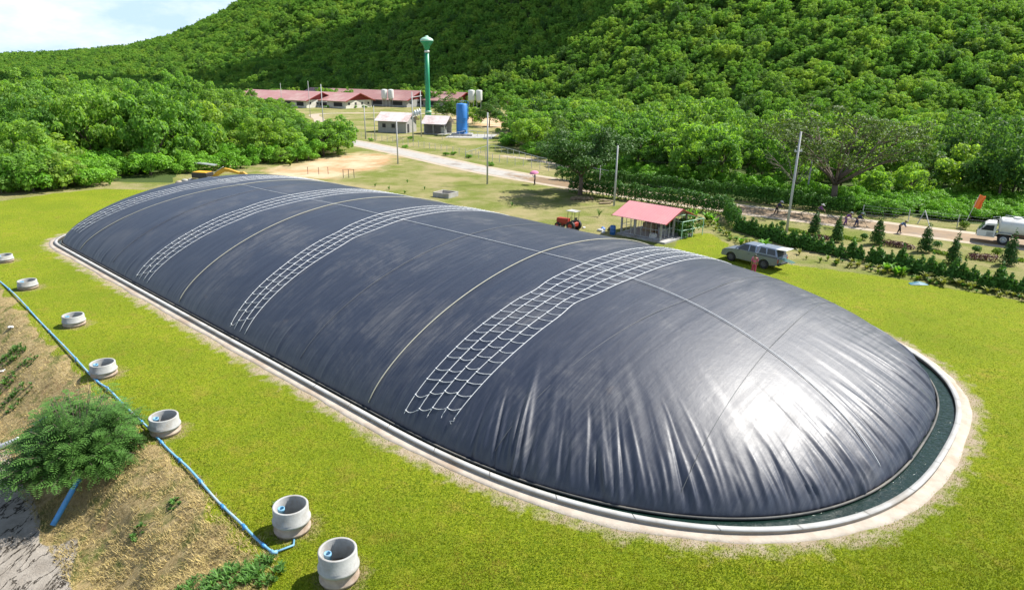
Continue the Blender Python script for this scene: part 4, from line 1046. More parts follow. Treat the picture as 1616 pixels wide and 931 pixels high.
# ---------------------------------------------------------------- feathery bush and low weeds on the bank
def frond_bush(name, loc, label, H_, R, nbr, mat, seed, base_r=.07, fl=(.45, .8), lean=(0, 0), bark=True, cat='bush'):
    """boughs carrying flat sprays of paired leaflets"""
    r_ = np.random.default_rng(seed); V = []; mb = MB(); root = empty(name, loc); tag(root, label, cat)
    for i in range(nbr):
        a = r_.uniform(0, 6.28); q = math.sqrt(r_.uniform(.03, 1)); up = H_ * (1 - .78 * q ** 2) * r_.uniform(.5, 1.05); q *= r_.uniform(.8, 1.15)
        end = np.array([math.cos(a) * R * q + lean[0] * up, math.sin(a) * R * q + lean[1] * up, up]); mid = end * .5 + np.array([0, 0, H_ * .16])
        st_ = np.array([0, 0, r_.uniform(.05, .4)])
        B_ = [st_ * (1 - u) ** 2 + 2 * u * (1 - u) * mid + u * u * end for u in np.linspace(0, 1, 9)]
        if bark: mb.tube([Vector(p) for p in B_], list(np.linspace(base_r * .5, .008, 9)), 5)
        ns = 11
        for j in range(ns):
            u = .38 + .62 * (j + r_.random() * .6) / ns; u = min(u, 1); p = st_ * (1 - u) ** 2 + 2 * u * (1 - u) * mid + u * u * end
            d = (end - st_); d = d / np.linalg.norm(d); aa = a + r_.uniform(-1.35, 1.35); fd = np.array([math.cos(aa), math.sin(aa), r_.uniform(-.25, .3)]); fd /= np.linalg.norm(fd)
            sd_ = np.cross(fd, [0, 0, 1]); sd_ /= np.linalg.norm(sd_); L = r_.uniform(*fl); roll_ = r_.uniform(-.5, .5); sd_ = sd_ * math.cos(roll_) + np.array([0, 0, 1]) * math.sin(roll_)
            nl = 7
            for k in range(1, nl + 1):
                c = p + fd * L * k / nl - np.array([0, 0, 1]) * L * .22 * (k / nl) ** 2; ll = L * .30 * math.sin(math.pi * (.15 + .78 * k / nl)) + .02
                for sg in (-1, 1):
                    tip = c + sd_ * sg * ll + fd * ll * .45; wv = fd * .023
                    m_ = (c + tip) / 2; V += [c - wv * .4, m_ - wv * 1.25, tip, m_ + wv * 1.25]
    V = np.array(V); link('foliage', np_mesh('foliage', V, np.arange(len(V)).reshape(-1, 4), mat), root)
    if bark: mb.build('stem', MT['bark'], root, True)
    return root
gb = Gt(132, 742, 0)
frond_bush('feathery_bush', (gb.x, gb.y, gb.z - .05), 'large feathery green bush growing on the bank above the cracked mud', 4.0, 3.0, 400, LB, 3, fl=(.35, .8), lean=(.04, .08))
for (px, py, h, r, n, lab, sd_) in [(355, 915, .5, .85, 60, 'low green shrub at the bottom edge, left of the nearest well ring', 5), (415, 905, .55, .7, 55, 'low green shrub under the pipeline elbow', 6), (300, 935, .4, .7, 45, 'low green weed clump on the dry bank at the bottom edge', 7),
                                   (275, 796, .25, .28, 16, 'single small green weed in the dry grass of the bank', 8), (20, 560, .5, .8, 40, 'green weed clump high on the bank at the left edge', 9), (25, 630, .4, .9, 36, 'green weed patch on the bank above the white pipe', 10), (5, 610, .4, .7, 30, 'green weed tuft on the bank touching the left edge', 11),
                                   (217, 845, .3, .4, 14, 'tiny green weed halfway down the dry bank', 12), (440, 800, .3, .25, 10, 'thin weed tuft between the pipeline and the second well ring', 13), (45, 570, .3, .6, 22, 'small weed clump on the bank beside the far pipeline', 15)]:
    g = Gt(px, py, 0); wr = random.Random(sd_); V = []; F = []
    for q in range(n):
        a_ = wr.uniform(0, 6.28); rr_ = r * math.sqrt(wr.random()); cx_, cy_ = rr_ * math.cos(a_), rr_ * math.sin(a_); cz_ = tz(g.x + cx_, g.y + cy_) - g.z
        m_ = arch_plant_mesh(wr, h * wr.uniform(.5, 1.1) * (1.1 - .5 * rr_ / r), 16, .045, LB, 'tmp'); b0 = len(V)
        V += [(v.co.x + cx_, v.co.y + cy_, v.co.z + cz_) for v in m_.vertices]; F += [tuple(i_ + b0 for i_ in p.vertices) for p in m_.polygons]; bpy.data.meshes.remove(m_)
    tag(MB().add(V, F).build('weed', LB, None, loc=g), lab, 'weed')

# ---------------------------------------------------------------- poles, lamps, wires
def pole(px, py, h, label, arm=None, lean=0.0, r=.13, lamp=False, group='concrete poles round the site'):
    g = G(px, py); root = empty('utility_pole', (g.x, g.y, 0)); tag(root, label, 'pole', group)
    MB().tube([(0, 0, -.3), (lean * h, 0, h)], [r, r * .68], 8).build('shaft', MT['conc_pole'], root, True)
    if arm:
        for z, w in arm: MB().box((lean * z, 0, z), (w, .10, .12), rz=.5).build('crossarm', MT['conc_pole'], root)
        for z, w in arm:
            for q in (-.45, 0, .45):
                MB().lathe([(.05, 0), (.06, .08), (.03, .16)], (lean * z + q * w * math.cos(.5), q * w * math.sin(.5), z + .06), 8).build('insulator', MT['white'], root)
    return root, g
def ppx(px, py): return (py - 106 - (px - 808) * .0175) * .949 / 16
def pole_h(px, py, top): return (py - top) / ppx(px, py) / .94
p1 = pole(512, 220, pole_h(512, 220, 142), 'concrete crossarmed power pole at the bend of the road, right of the left wood', arm=[(8.0, 2.2), (6.9, 2.0)])
pole(577, 220, pole_h(577, 220, 171), 'slim pole by the roadside fence, left of the two other slim poles')
pole(592, 223, pole_h(592, 223, 172), 'slim pole at the left corner of the grey walled hut', r=.10)
pole(628, 259, pole_h(628, 259, 196), 'pole standing on the near side of the road at the dirt patch')
p5 = pole(769, 291, pole_h(769, 291, 188), 'tall pole with a thin top rod on the near grass, below the blue tank', arm=[(6.4, 1.3)])
pole(888, 283, pole_h(888, 283, 246), 'short pole left of the rain tree trunk, behind the hedge tip', r=.1)
p7 = pole(969, 325, pole_h(969, 325, 237), 'pole rising behind the left end of the pink roofed shed')
pole(1272, 315, pole_h(1272, 315, 250), 'leaning pole behind the hedge, right of the tall lamp pole')
p9 = pole(1241, 367, pole_h(1241, 367, 221), 'tall pale pole with a short crossarm between the lawn hedge and the road', arm=[(8.4, 1.0)], r=.15)
pole(490, 186, pole_h(490, 186, 134), 'thin pole in front of the left barn end', r=.1); pole(446, 176, pole_h(446, 176, 136), 'thin pole half hidden behind the left wood', r=.1)
pole(946, 292, pole_h(946, 292, 263), 'short white post under the rain tree crown, right of its trunk', r=.07)
# transformer stand: two poles, platform, transformer
g1, g2 = G(652, 223), G(665, 216); tsr = empty('transformer_stand', (g1.x, g1.y, 0)); tag(tsr, 'pair of tall poles carrying transformers beside the grey walled hut', 'transformer stand')
d2 = g2 - g1; hT = 10.5
for dd in (Vector((0, 0, 0)), d2): MB().tube([dd + Vector((0, 0, -.3)), dd + Vector((0, 0, hT))], [.15, .10], 8).build('pole', MT['conc_pole'], tsr, True)
MB().tube([(0, 0, 5.2), (d2.x, d2.y, 5.2)], .09, 6).build('platform', MT['conc_pole'], tsr); MB().tube([(-.3, -.2, 9.3), (d2.x + .3, d2.y + .2, 9.3)], .07, 6).build('crossarm', MT['conc_pole'], tsr)
for q in (.28, .55, .8):
    c = d2 * q; MB().lathe([(.32, 5.3), (.34, 5.5), (.34, 6.1), (.28, 6.25), (.06, 6.3), (.06, 6.6)], (c.x, c.y, 0), 14).build('transformer', MT['steel'], tsr, True)
for px, py, tp in ((700, 206, 170), (607, 139, 128),):
    pass
def wire(A, B_, sag, label):
    P = []
    for k in range(17):
        u = k / 16; p = A.lerp(B_, u); p.z -= sag * 4 * u * (1 - u); P.append(p)
    tag(MB().tube(P, .012, 4).build('power_line', MT['blackmetal'], None), label, 'power line', None)
def top(p, h): return Vector((p[1].x, p[1].y, h))
wire(top(p1, 8.0), Vector((g1.x, g1.y, 9.3)), 1.0, 'wire from the crossarmed pole to the transformer stand')
wire(Vector((g2.x, g2.y, 9.3)), top(p5, 7.6), 1.1, 'wire from the transformer stand to the tall pole on the near grass')
wire(top(p5, 7.6), top(p7, 5.9), 1.0, 'wire from the tall near pole to the pole behind the pink roofed shed')
wire(top(p7, 5.9), top(p9, 8.6), 1.0, 'wire from the pole behind the shed to the tall pale pole by the lawn hedge')

# ---------------------------------------------------------------- fences
def fence(label, pts, gap, h, mat, brace=None, wires=4, r=.045, rail=None):
    root = empty('fence', (0, 0, 0)); tag(root, label, 'fence'); P = [np.array(p[:2], float) for p in pts]
    acc = np.r_[0, np.cumsum([np.linalg.norm(b_ - a) for a, b_ in zip(P[:-1], P[1:])])]; n = max(2, int(acc[-1] / gap)); Q_ = []
    for i in range(n + 1):
        q = acc[-1] * i / n; x_ = np.interp(q, acc, [p[0] for p in P]); y_ = np.interp(q, acc, [p[1] for p in P]); Q_.append((x_, y_))
        if i < 99: MB().tube([(x_, y_, -.1), (x_ + rnd.uniform(-.03, .03), y_, h)], r, 6).build('post', mat, root)
    mb = MB()
    for w in range(wires):
        z = h * (.25 + .7 * w / max(1, wires - 1)); mb.tube([(a, b_, z) for a, b_ in Q_], .010, 4)
    mb.build('wire', MT['steel'], root)
    if rail: MB().tube([(a, b_, h) for a, b_ in Q_], rail, 6).build('rail', mat, root)
    if brace:
        for bx in brace:
            a = G(*bx[0]); c = G(*bx[1]); MB().tube([(a.x, a.y, h), (c.x, c.y, 0)], r, 6).build('brace', mat, root)
    return root
fence('wire fence with slim posts along the far side of the road by the field', [G(540, 213), G(625, 226), G(700, 240), G(790, 257), G(880, 273)], 2.1, 1.35, MT['conc_pole'])
fence('wire fence with concrete posts between the road and the low thicket', [G(1360, 343), G(1424, 350), G(1490, 357), G(1560, 365), G(1680, 380)], 3.8, 1.45, MT['conc_pole'], brace=[((1456, 352), (1448, 353)), ((1456, 352), (1467, 358))], r=.05)
fence('pale low railing round the lower yard beside the tall near pole', [G(735, 250), G(775, 237), G(800, 243), G(850, 258), G(905, 270), G(960, 281)], 2.6, 1.1, MT['steel'], wires=2, rail=.035)
fence('pale railing in front of the blue tank', [G(698, 221), G(740, 214), G(800, 222)], 2.6, 1.2, MT['steel'], wires=2, rail=.04)
fence('thin wire fence beyond the farm field', [G(500, 206), G(545, 212)], 1.8, 1.2, MT['conc_pole'], wires=3)
fence('broken gate frame standing on the dirt patch behind the cover', [G(542, 281), G(559, 281)], 1.4, 1.25, MT['blackmetal'], wires=1, rail=.03)
fence('low sagging fence remnant on the dirt patch behind the cover', [G(486, 275), G(513, 276), G(518, 275)], 2.0, 1.1, MT['rust'], wires=1)

# ---------------------------------------------------------------- farm barns, huts
def rot_root(name, loc, rz, label, cat):
    r0 = empty(name, loc, rz); tag(r0, label, cat); return r0
def barn(px, py, L, Wd, hw, hr, rz, label, wins=5, roof='redroof2', open_side=False):
    """origin = corner of gable front at the photo point; length along +y local, gable along x"""
    g = G(px, py); r0 = rot_root('farm_barn', (g.x, g.y, 0), rz, label, 'barn')
    MB().slab([(0, 0), (Wd, 0), (Wd, L), (0, L)], 0, hw).build('wall', MT['cream'] if not open_side else MT['greywall'], r0)
    ov = 1.0
    mb = MB(); a = (hr - hw) / (Wd / 2); zz = hw - a * ov
    mb.add([(-ov, -ov, zz), (Wd / 2, -ov, hr), (Wd / 2, L + ov, hr), (-ov, L + ov, zz), (-ov, -ov, zz + .12), (Wd / 2, -ov, hr + .12), (Wd / 2, L + ov, hr + .12), (-ov, L + ov, zz + .12)],
           [(0, 3, 2, 1), (4, 5, 6, 7), (0, 1, 5, 4), (2, 3, 7, 6), (3, 0, 4, 7)])
    mb.add([(Wd + ov, -ov, zz), (Wd / 2, -ov, hr), (Wd / 2, L + ov, hr), (Wd + ov, L + ov, zz), (Wd + ov, -ov, zz + .12), (Wd / 2, -ov, hr + .12), (Wd / 2, L + ov, hr + .12), (Wd + ov, L + ov, zz + .12)],
           [(0, 1, 2, 3), (4, 7, 6, 5), (1, 0, 4, 5), (3, 2, 6, 7), (0, 3, 7, 4)])
    mb.build('roof', MT[roof], r0)
    MB().prism([(0.02, hw + .01), (Wd - .02, hw + .01), (Wd / 2, hr - .08)], -.04, .0).build('gable', MT['redtrim'], r0)
    for sg in (0, 1):
        x0 = -ov - .04 if not sg else Wd + ov + .04
        MB().tube([(x0, -ov - .06, zz + .0), (Wd / 2, -ov - .06, hr + .0)], .17, 4).build('bargeboard', MT['redtrim'], r0)
    for i in range(wins):
        x_ = Wd * (i + .5) / wins; MB().box((x_, -.03, hw * .58), (Wd / wins * .28, .05, hw * .30)).build('window', MT['darkroom'], r0)
    for i in range(6):
        y_ = L * (i + .5) / 6; MB().box((Wd + .03, y_, hw * .5), (.05, L / 6 * .5, hw * .5)).build('window', MT['darkroom'], r0); MB().box((-.03, y_, hw * .5), (.05, L / 6 * .55, hw * .5)).build('window', MT['darkroom'], r0)
    return r0
barn(484, 171, 38, 15.5, 2.9, 5.5, rad(62), 'long farm barn at the left end of the row, faded red roof and white gable', 4, 'pinkroof')
barn(546, 172, 46, 15.0, 2.9, 5.4, rad(62), 'second farm barn with white gable wall, to the right of the first', 4, 'pinkroof')
barn(642, 170, 56, 17, 2.9, 5.9, rad(64), 'largest farm barn behind the water tower, long faded red roof', 3, 'redroof2', True)
barn(717, 171, 40, 16, 2.9, 5.8, rad(64), 'rightmost farm barn, mostly hidden behind dark trees', 2, 'redroof2', True)
# white grain silos on legs
def silo_pair(px, py, h, r, label):
    for k in (0, 1):
        g = G(px, py); r0 = empty('feed_silo', (g.x + k * r * 2.25, g.y + k * .5, 0)); tag(r0, label[k], 'silo', None)
        MB().lathe([(.25, h * .38), (r * .98, h * .50), (r, h * .52), (r, h * .95), (r * .92, h * .975), (r * .3, h)], n=20).build('bin', MT['white'], r0, True)
        for q in range(4):
            a = rad(45 + 90 * q); MB().tube([(r * .85 * math.cos(a), r * .85 * math.sin(a), 0), (r * .9 * math.cos(a), r * .9 * math.sin(a), h * .58)], .07, 5).build('leg', MT['steel'], r0)
silo_pair(607, 169, 6.8, 1.15, ('left white feed silo of the pair before the big barn', 'right white feed silo of the pair before the big barn')); silo_pair(744, 175, 7.6, 1.25, ('left white feed silo of the pair above the dark trees', 'right white feed silo of the pair above the dark trees'))
# water tower
g = G(676, 187); wt = empty('water_tower', (g.x, g.y, 0)); tag(wt, 'tall slender green water tower with a flared head and pale cap', 'water tower')
hT = pole_h(676, 187, 72) * 1.0
MB().lathe([(1.0, 0), (1.0, hT * .07), (.80, hT * .10), (.68, hT * .45), (.62, hT * .80)], n=28).build('column', MT['greent'], wt, True)
MB().lathe([(1.03, hT * .065), (1.03, hT * .095)], n=28).build('base_band', MT['greenl'], wt, True)
MB().lathe([(.76, hT * .800), (.76, hT * .825)], n=28).build('neck_band', MT['white'], wt, True)
MB().lathe([(.62, hT * .825), (.76, hT * .85), (1.1, hT * .88), (1.85, hT * .92), (2.0, hT * .935)], n=32).build('head', MT['greent'], wt, True)
MB().lathe([(2.06, hT * .935), (2.06, hT * .945), (1.8, hT * .962), (1.1, hT * .978), (.55, hT * .985), (.5, hT * .995), (.1, hT * 1.0)], n=32).build('cap', MT['greenl'], wt, True)
MB().tube([(-.8, -.4, 0), (-.8, -.4, hT * .8)], .05, 5).build('ladder', MT['greent'], wt)
# blue tank
g = G(729, 214); bt = empty('water_tank', (g.x, g.y, 0)); tag(bt, 'upright blue cylindrical water tank on a concrete plinth', 'water tank')
hB = pole_h(729, 213, 168)
MB().slab([(-2.4, -2.2), (2.6, -2.2), (2.6, 2.2), (-2.4, 2.2)], 0, .45).build('plinth', MT['conc_new'], bt)
MB().lathe([(1.38, .45), (1.38, .52), (1.34, .55), (1.34, hB * .55), (1.36, hB * .56), (1.34, hB * .57), (1.34, hB - .12), (1.2, hB), (.2, hB + .12)], n=40).build('tank', MT['blue'], bt, True)
MB().tube([(1.5, -.3, .4), (1.5, -.3, hB + .6), (1.0, -.2, hB + .6)], .05, 6).build('ladder', MT['blue'], bt); MB().tube([(1.5, .25, .4), (1.5, .25, hB + .6), (1.0, .2, hB + .6), (-.2, .2, hB + .7), (-.2, .2, hB)], .05, 6).build('ladder', MT['blue'], bt)
MB().box((.9, -1.3, 1.2), (.5, .3, .7)).build('valve_box', MT['bluedk'], bt)
MB().slab([(-3.5, -6.5), (7.5, -6), (8.5, 3.5), (-3, 3)], -.1, .06).build('concrete_pad', MT['conc_new'], bt)
# grey hut left of the stand
def hut(px, py, Wx, Ly, hw, hr, rz, label, roofm, ov=.6, wall='greywall', openf=False):
    g = G(px, py); r0 = rot_root('pump_house', (g.x, g.y, 0), rz, label, 'hut')
    t_ = .15
    if not openf:
        MB().slab([(0, 0), (Wx, 0), (Wx, Ly), (0, Ly)], 0, hw).build('wall', MT[wall], r0)
        MB().add([(0, 0, 0)], []).v
        mb = MB(); mb.add([(Wx, 0, hw), (Wx, Ly, hw), (Wx, Ly / 2, hr - .1), (Wx - .14, 0, hw), (Wx - .14, Ly, hw), (Wx - .14, Ly / 2, hr - .1)], [(0, 1, 2), (3, 5, 4), (0, 2, 5, 3), (1, 4, 5, 2)]); mb.build('gable', MT[wall], r0)
        for x_ in (Wx * .22, Wx * .55):
            w_ = MB().box((x_, -.04, hw * .55), (1.1, .07, 1.15)).build('window_frame', MT['conc_new'], r0); MB().box((x_, -.09, hw * .55), (.9, .04, .95)).build('window_pane', MT['darkroom'], r0)
        MB().box((Wx + .04, Ly * .2, hw * .38), (.06, 1.0, 2.0)).build('door', MT['darkroom'], r0)
    else:
        MB().slab([(0, 0), (Wx, 0), (Wx, Ly), (0, Ly)], 0, .12).build('floor_slab', MT['conc_new'], r0)
        MB().slab([(0, Ly - .15), (Wx, Ly - .15), (Wx, Ly), (0, Ly)], .12, hw).build('rear_wall', MT[wall], r0)
        MB().slab([(0, 0), (.15, 0), (.15, Ly - .16), (0, Ly - .16)], .12, hw).build('side_wall', MT[wall], r0)
        for x_ in (.1, Wx * .45, Wx - .1): MB().box((x_, .12, hw / 2 + .06), (.2, .2, hw - .12)).build('post', MT['conc_new'], r0)
        MB().box((Wx * .75, Ly * .6, .9), (1.2, .9, 1.4)).build('pump', MT['steel'], r0)
    a = (hr - hw) / (Ly / 2); zz = hw - a * ov + .02
    mb = MB()
    mb.add([(-ov, -ov, zz), (Wx + ov, -ov, zz), (Wx + ov, Ly / 2, hr), (-ov, Ly / 2, hr), (-ov, -ov, zz + .08), (Wx + ov, -ov, zz + .08), (Wx + ov, Ly / 2, hr + .08), (-ov, Ly / 2, hr + .08)], [(0, 3, 2, 1), (4, 5, 6, 7), (0, 1, 5, 4), (1, 2, 6, 5), (3, 0, 4, 7)])
    mb.add([(-ov, Ly + ov, zz), (Wx + ov, Ly + ov, zz), (Wx + ov, Ly / 2, hr), (-ov, Ly / 2, hr), (-ov, Ly + ov, zz + .08), (Wx + ov, Ly + ov, zz + .08), (Wx + ov, Ly / 2, hr + .08), (-ov, Ly / 2, hr + .08)], [(0, 1, 2, 3), (4, 7, 6, 5), (1, 0, 4, 5), (0, 3, 7, 4)])
    mb.build('roof', MT[roofm], r0); return r0
hut(597, 209, 7.6, 6.2, 3.1, 4.7, rad(-16), 'small grey walled hut with a weathered pale gable roof', 'oldroof', .7)
hut(669, 212, 5.4, 5.0, 2.8, 4.3, rad(-16), 'open fronted pump shed with a faded pinkish roof left of the blue tank', 'oldroof', .6, openf=True)

# ---------------------------------------------------------------- pink roofed shed by the cover
c0 = G(978, 370); c1 = G(1042, 383); e1 = (c1 - c0); rz = math.atan2(e1.y, e1.x); LX = e1.length; LY = 5.0
sh = empty('open_shed', (c0.x, c0.y, 0), rz); tag(sh, 'small open shed with pink tin gable roof and wire mesh sides', 'shed')
MB().slab([(-.25, -.35), (LX + .7, -.35), (LX + .7, LY + .2), (-.25, LY + .2)], 0, .16).build('floor_slab', MT['conc_new'], sh)
HW_, HR_ = 2.15, 3.05
for x_, y_ in [(.1, .1), (LX * .36, .1), (LX - .1, .1), (.1, LY / 2), (LX - .1, LY / 2), (.1, LY - .1), (LX - .1, LY - .1)]:
    MB().box((x_, y_, .16 + (HW_ - .16) / 2 + .02), (.16, .16, HW_ - .12)).build('post', MT['conc_new'], sh)
def mesh_panel(a, b_, z0, z1, n):
    mb = MB(); A = Vector(a); B_ = Vector(b_)
    for k in range(n + 1):
        p = A.lerp(B_, k / n); mb.tube([(p.x, p.y, z0), (p.x, p.y, z1)], .03 if k % 2 == 0 else .018, 5)
    for z in (z0 + .05, (z0 + z1) / 2, z1 - .05): mb.tube([(A.x, A.y, z), (B_.x, B_.y, z)], .022, 5)
    return mb
mesh_panel((.1, .1, 0), (LX - .1, .1, 0), .2, HW_ - .1, 8).build('mesh_panel', MT['steel'], sh); mesh_panel((LX - .1, .1, 0), (LX - .1, LY - .1, 0), .2, HW_ - .1, 6).build('mesh_panel', MT['steel'], sh); mesh_panel((.1, .1, 0), (.1, LY - .1, 0), .2, HW_ - .1, 6).build('mesh_panel', MT['steel'], sh)
MB().slab([(.2, LY - .2), (LX - .2, LY - .2), (LX - .2, LY - .1), (.2, LY - .1)], .16, 1.5).build('rear_wall', MT['greywall'], sh)
ov, ox_ = .55, .75; a = (HR_ - HW_) / (LY / 2); zz = HW_ - a * ov
def corr_roof(x0, x1, y0, z0, y1, z1, th, pitch=.30):
    V = []; F = []; n = int((x1 - x0) / (pitch / 4))
    for i in range(n + 1):
        x_ = x0 + (x1 - x0) * i / n; dz = [0, .014, .014, 0][i % 4]; V += [(x_, y0, z0 + dz + th), (x_, y1, z1 + dz + th), (x_, y0, z0), (x_, y1, z1)]
    s_ = 1 if y1 > y0 else -1
    for i in range(n):
        b_ = 4 * i; f = [(b_, b_ + 4, b_ + 5, b_ + 1), (b_ + 2, b_ + 3, b_ + 7, b_ + 6), (b_, b_ + 2, b_ + 6, b_ + 4)]
        F += f if s_ > 0 else [tuple(reversed(q)) for q in f]
    F += [(0, 1, 3, 2), (4 * n, 4 * n + 2, 4 * n + 3, 4 * n + 1)]
    return V, F
mb = MB(); mb.add(*corr_roof(-ox_, LX + ox_, -ov, zz, LY / 2, HR_, .03)); mb.add(*corr_roof(-ox_, LX + ox_, LY + ov, zz, LY / 2, HR_, .03)); mb.build('roof', MT['pinkroof2'] if 'pinkroof2' in MT else MT.setdefault('pinkroof2', smat('pink_tin_roof', (.56, .23, .24), .5, .06, .7, dirt=(.50, .27, .26))), sh)
for x_ in (-ox_, LX + ox_):
    for y0, y1 in ((-ov, LY / 2), (LY + ov, LY / 2)): MB().tube([(x_, y0, zz - .03), (x_, y1, HR_ - .03)], .06, 4).build('bargeboard', MT['redtrim'], sh)
MB().prism([(0, 0), (1, 0), (.5, 1)], 0, .02).v
mb = MB(); mb.add([(LX - .05, .2, HW_ + .02), (LX - .05, LY - .2, HW_ + .02), (LX - .05, LY / 2, HR_ - .12), (LX - .11, .2, HW_ + .02), (LX - .11, LY - .2, HW_ + .02), (LX - .11, LY / 2, HR_ - .12)], [(0, 1, 2), (3, 5, 4), (0, 2, 5, 3), (1, 4, 5, 2), (0, 3, 4, 1)]); mb.build('gable', MT['conc_new'], sh)
MB().tube([(-.3, .05, HW_ - .03), (LX + .3, .05, HW_ - .03)], .05, 4).build('beam', MT['steel'], sh)
def place_local(r0, lx, ly, lz=0): return r0.matrix_basis @ Vector((lx, ly, lz))
bpy.context.view_layer.update()
# things stored in the shed
def crate(lx, ly, d, mat, name, label, cat, z=.162):
    p = sh.matrix_world @ Vector((lx, ly, z)); r0 = empty(name, p, rz + rnd.uniform(-.2, .2)); tag(r0, label, cat)
    mb = MB(); w, l, h = d
    for x_, y_, a_, b_ in ((0, -l / 2, w, .04), (0, l / 2, w, .04), (-w / 2, 0, .04, l), (w / 2, 0, .04, l)): mb.box((x_, y_, h / 2), (a_, b_, h))
    mb.build('side', mat, r0); MB().box((0, 0, .04), (w * .95, l * .95, .06)).build('base', mat, r0); return r0
crate(LX * .72, .75, (.55, .45, .38), MT['white'], 'crate', 'white crate standing on the floor of the pink roofed shed', 'crate'); crate(LX * .35, LY * .6, (1.2, .8, .9), MT['wood'], 'crate', 'large timber crate deep inside the pink roofed shed', 'crate'); crate(LX * .75, LY * .55, (1.0, .8, .7), MT['steel'], 'metal_bin', 'grey metal bin deep inside the pink roofed shed', 'bin')
# vine covered frame right of the shed
A, B_, C_ = G(1075, 378), G(1108, 371), G(1112, 358); vf = empty('vine_frame', (A.x, A.y, 0)); tag(vf, 'pale pipe frame overgrown with climbing green vines right of the pink roofed shed', 'vine frame')
u = B_ - A; v_ = Vector((-u.y, u.x, 0)).normalized() * 2.2; h = 1.75
for p in (Vector(), u, u + v_, v_, u * .5): MB().tube([p, p + Vector((0, 0, h))], .04, 6).build('upright', MT['greenl'], vf)
for z in (h, h * .5): MB().tube([Vector((0, 0, z)), u + Vector((0, 0, z)), u + v_ + Vector((0, 0, z)), v_ + Vector((0, 0, z)), Vector((0, 0, z))], .032, 6).build('rail', MT['greenl'], vf)
vr = np.random.default_rng(12); cl_ = []
for i in range(46):
    p = u * vr.uniform(.0, .95) + v_ * vr.uniform(.05, 1); cl_.append((p.x, p.y, vr.uniform(.2, h * .9), .38, .38, .3))
link('vines', leaf_cloud('vines', cl_, 3800, .12, LH, vr, .3), vf)

# drum, sacks, tractor, timber, tank
def lone(name, build, loc, rz_, label, cat, group=None):
    r0 = empty(name, loc, rz_); tag(r0, label, cat, group); build(r0); return r0
g = G(957, 372)
def drum(r0):
    MB().lathe([(.27, 0), (.29, .02), (.29, .29), (.305, .31), (.29, .33), (.29, .60), (.305, .62), (.29, .64), (.29, .88), (.27, .9)], n=24).build('barrel', MT['bluedrum'], r0, True); MB().lathe([(.25, .902), (.25, .93), (.05, .935)], n=24).build('lid', MT['bluedrum'], r0, True)
lone('drum', drum, (c0.x - .75, c0.y - .1, 0), 0, 'upright blue plastic drum at the left corner of the pink roofed shed', 'drum')
def sack(loc, s_, mat, label, sd_, name='sack'):
    r_ = random.Random(sd_); mb = MB(); mb.ell((0, 0, s_ * .38), (s_, s_ * .62, s_ * .4), 12, 8); mb.ell((s_ * .5, s_ * .1, s_ * .5), (s_ * .5, s_ * .4, s_ * .32), 10, 6); mb.ell((-s_ * .6, -s_ * .1, s_ * .3), (s_ * .4, s_ * .4, s_ * .3), 10, 6)
    o = mb.build(name, mat, None, True, loc=loc); o.rotation_euler = (0, 0, r_.uniform(0, 6)); tag(o, label, 'sack')
e1n = Vector((math.cos(rz), math.sin(rz), 0)); e2n = Vector((-e1n.y, e1n.x, 0)); base = Vector((c0.x, c0.y, 0))
sack(base - e1n * 1.5 - e2n * .75, .30, MT['white'], 'white sack nearest the blue drum at the cover edge', 1); sack(base - e1n * 2.2 - e2n * .35, .34, MT['white'], 'second white sack, left of the one by the blue drum', 2)
sack(base - e1n * 2.3 + e2n * .3, .42, MT['navyblue'] if 'navyblue' in MT else MT.setdefault('navyblue', smat('blue_tarp', (.10, .18, .38), .6, .3, 6)), 'crumpled blue tarpaulin bundle left of the blue drum', 3, 'tarpaulin'); sack(base - e1n * 1.8 + e2n * .9, .4, MT['black'], 'black rubbish heap behind the blue tarpaulin bundle', 4, 'rubbish_bag'); sack(base - e1n * 4.2 - e2n * .5, .22, MT['white'], 'lone white sack between the tractor and the blue drum', 5)
g = Gt(903, 364); tr_ = empty('tractor', (g.x - .2, g.y + .9, 0), rz + math.pi); tag(tr_, 'small red tractor with a pale canopy parked behind the cover edge', 'tractor')
MB().prism([(.15, .55), (1.55, .55), (1.62, .75), (1.55, 1.08), (.15, 1.14)], -.28, .28).build('bonnet', MT['red'], tr_, bevel=.04); MB().prism([(-.9, .5), (.15, .5), (.15, .8), (-.5, .95), (-.9, .85)], -.35, .35).build('chassis', MT['red'], tr_, bevel=.03)
for sx_, rr_, wy in ((-.55, .52, .55), (1.25, .32, .48)):
    for sg in (-1, 1):
        w = MB(); w.tube([(sx_, sg * (wy - .13), rr_), (sx_, sg * (wy + .13), rr_)], rr_, 24); o = w.build('wheel', MT['dark'], tr_, bevel=.03); MB().tube([(sx_, sg * (wy - .14), rr_), (sx_, sg * (wy + .14), rr_)], rr_ * .5, 16).build('rim', MT['red'], o)
MB().box((-.55, 0, 1.0), (.45, .45, .12)).build('seat', MT['blackmetal'], tr_, bevel=.04); MB().box((-.75, 0, 1.2), (.1, .42, .35)).build('seat', MT['blackmetal'], tr_, bevel=.03)
MB().tube([(.0, 0, 1.05), (-.12, 0, 1.38)], .02, 6).build('steering_column', MT['blackmetal'], tr_)
for sx_ in (-.85, .05):
    for sg in (-1, 1): MB().tube([(sx_, sg * .35, .8), (sx_ - .02, sg * .35, 2.0)], .022, 6).build('canopy_post', MT['blackmetal'], tr_)
MB().box((-.4, 0, 2.03), (1.25, 1.0, .05)).build('canopy', MT['conc_new'], tr_, bevel=.02)
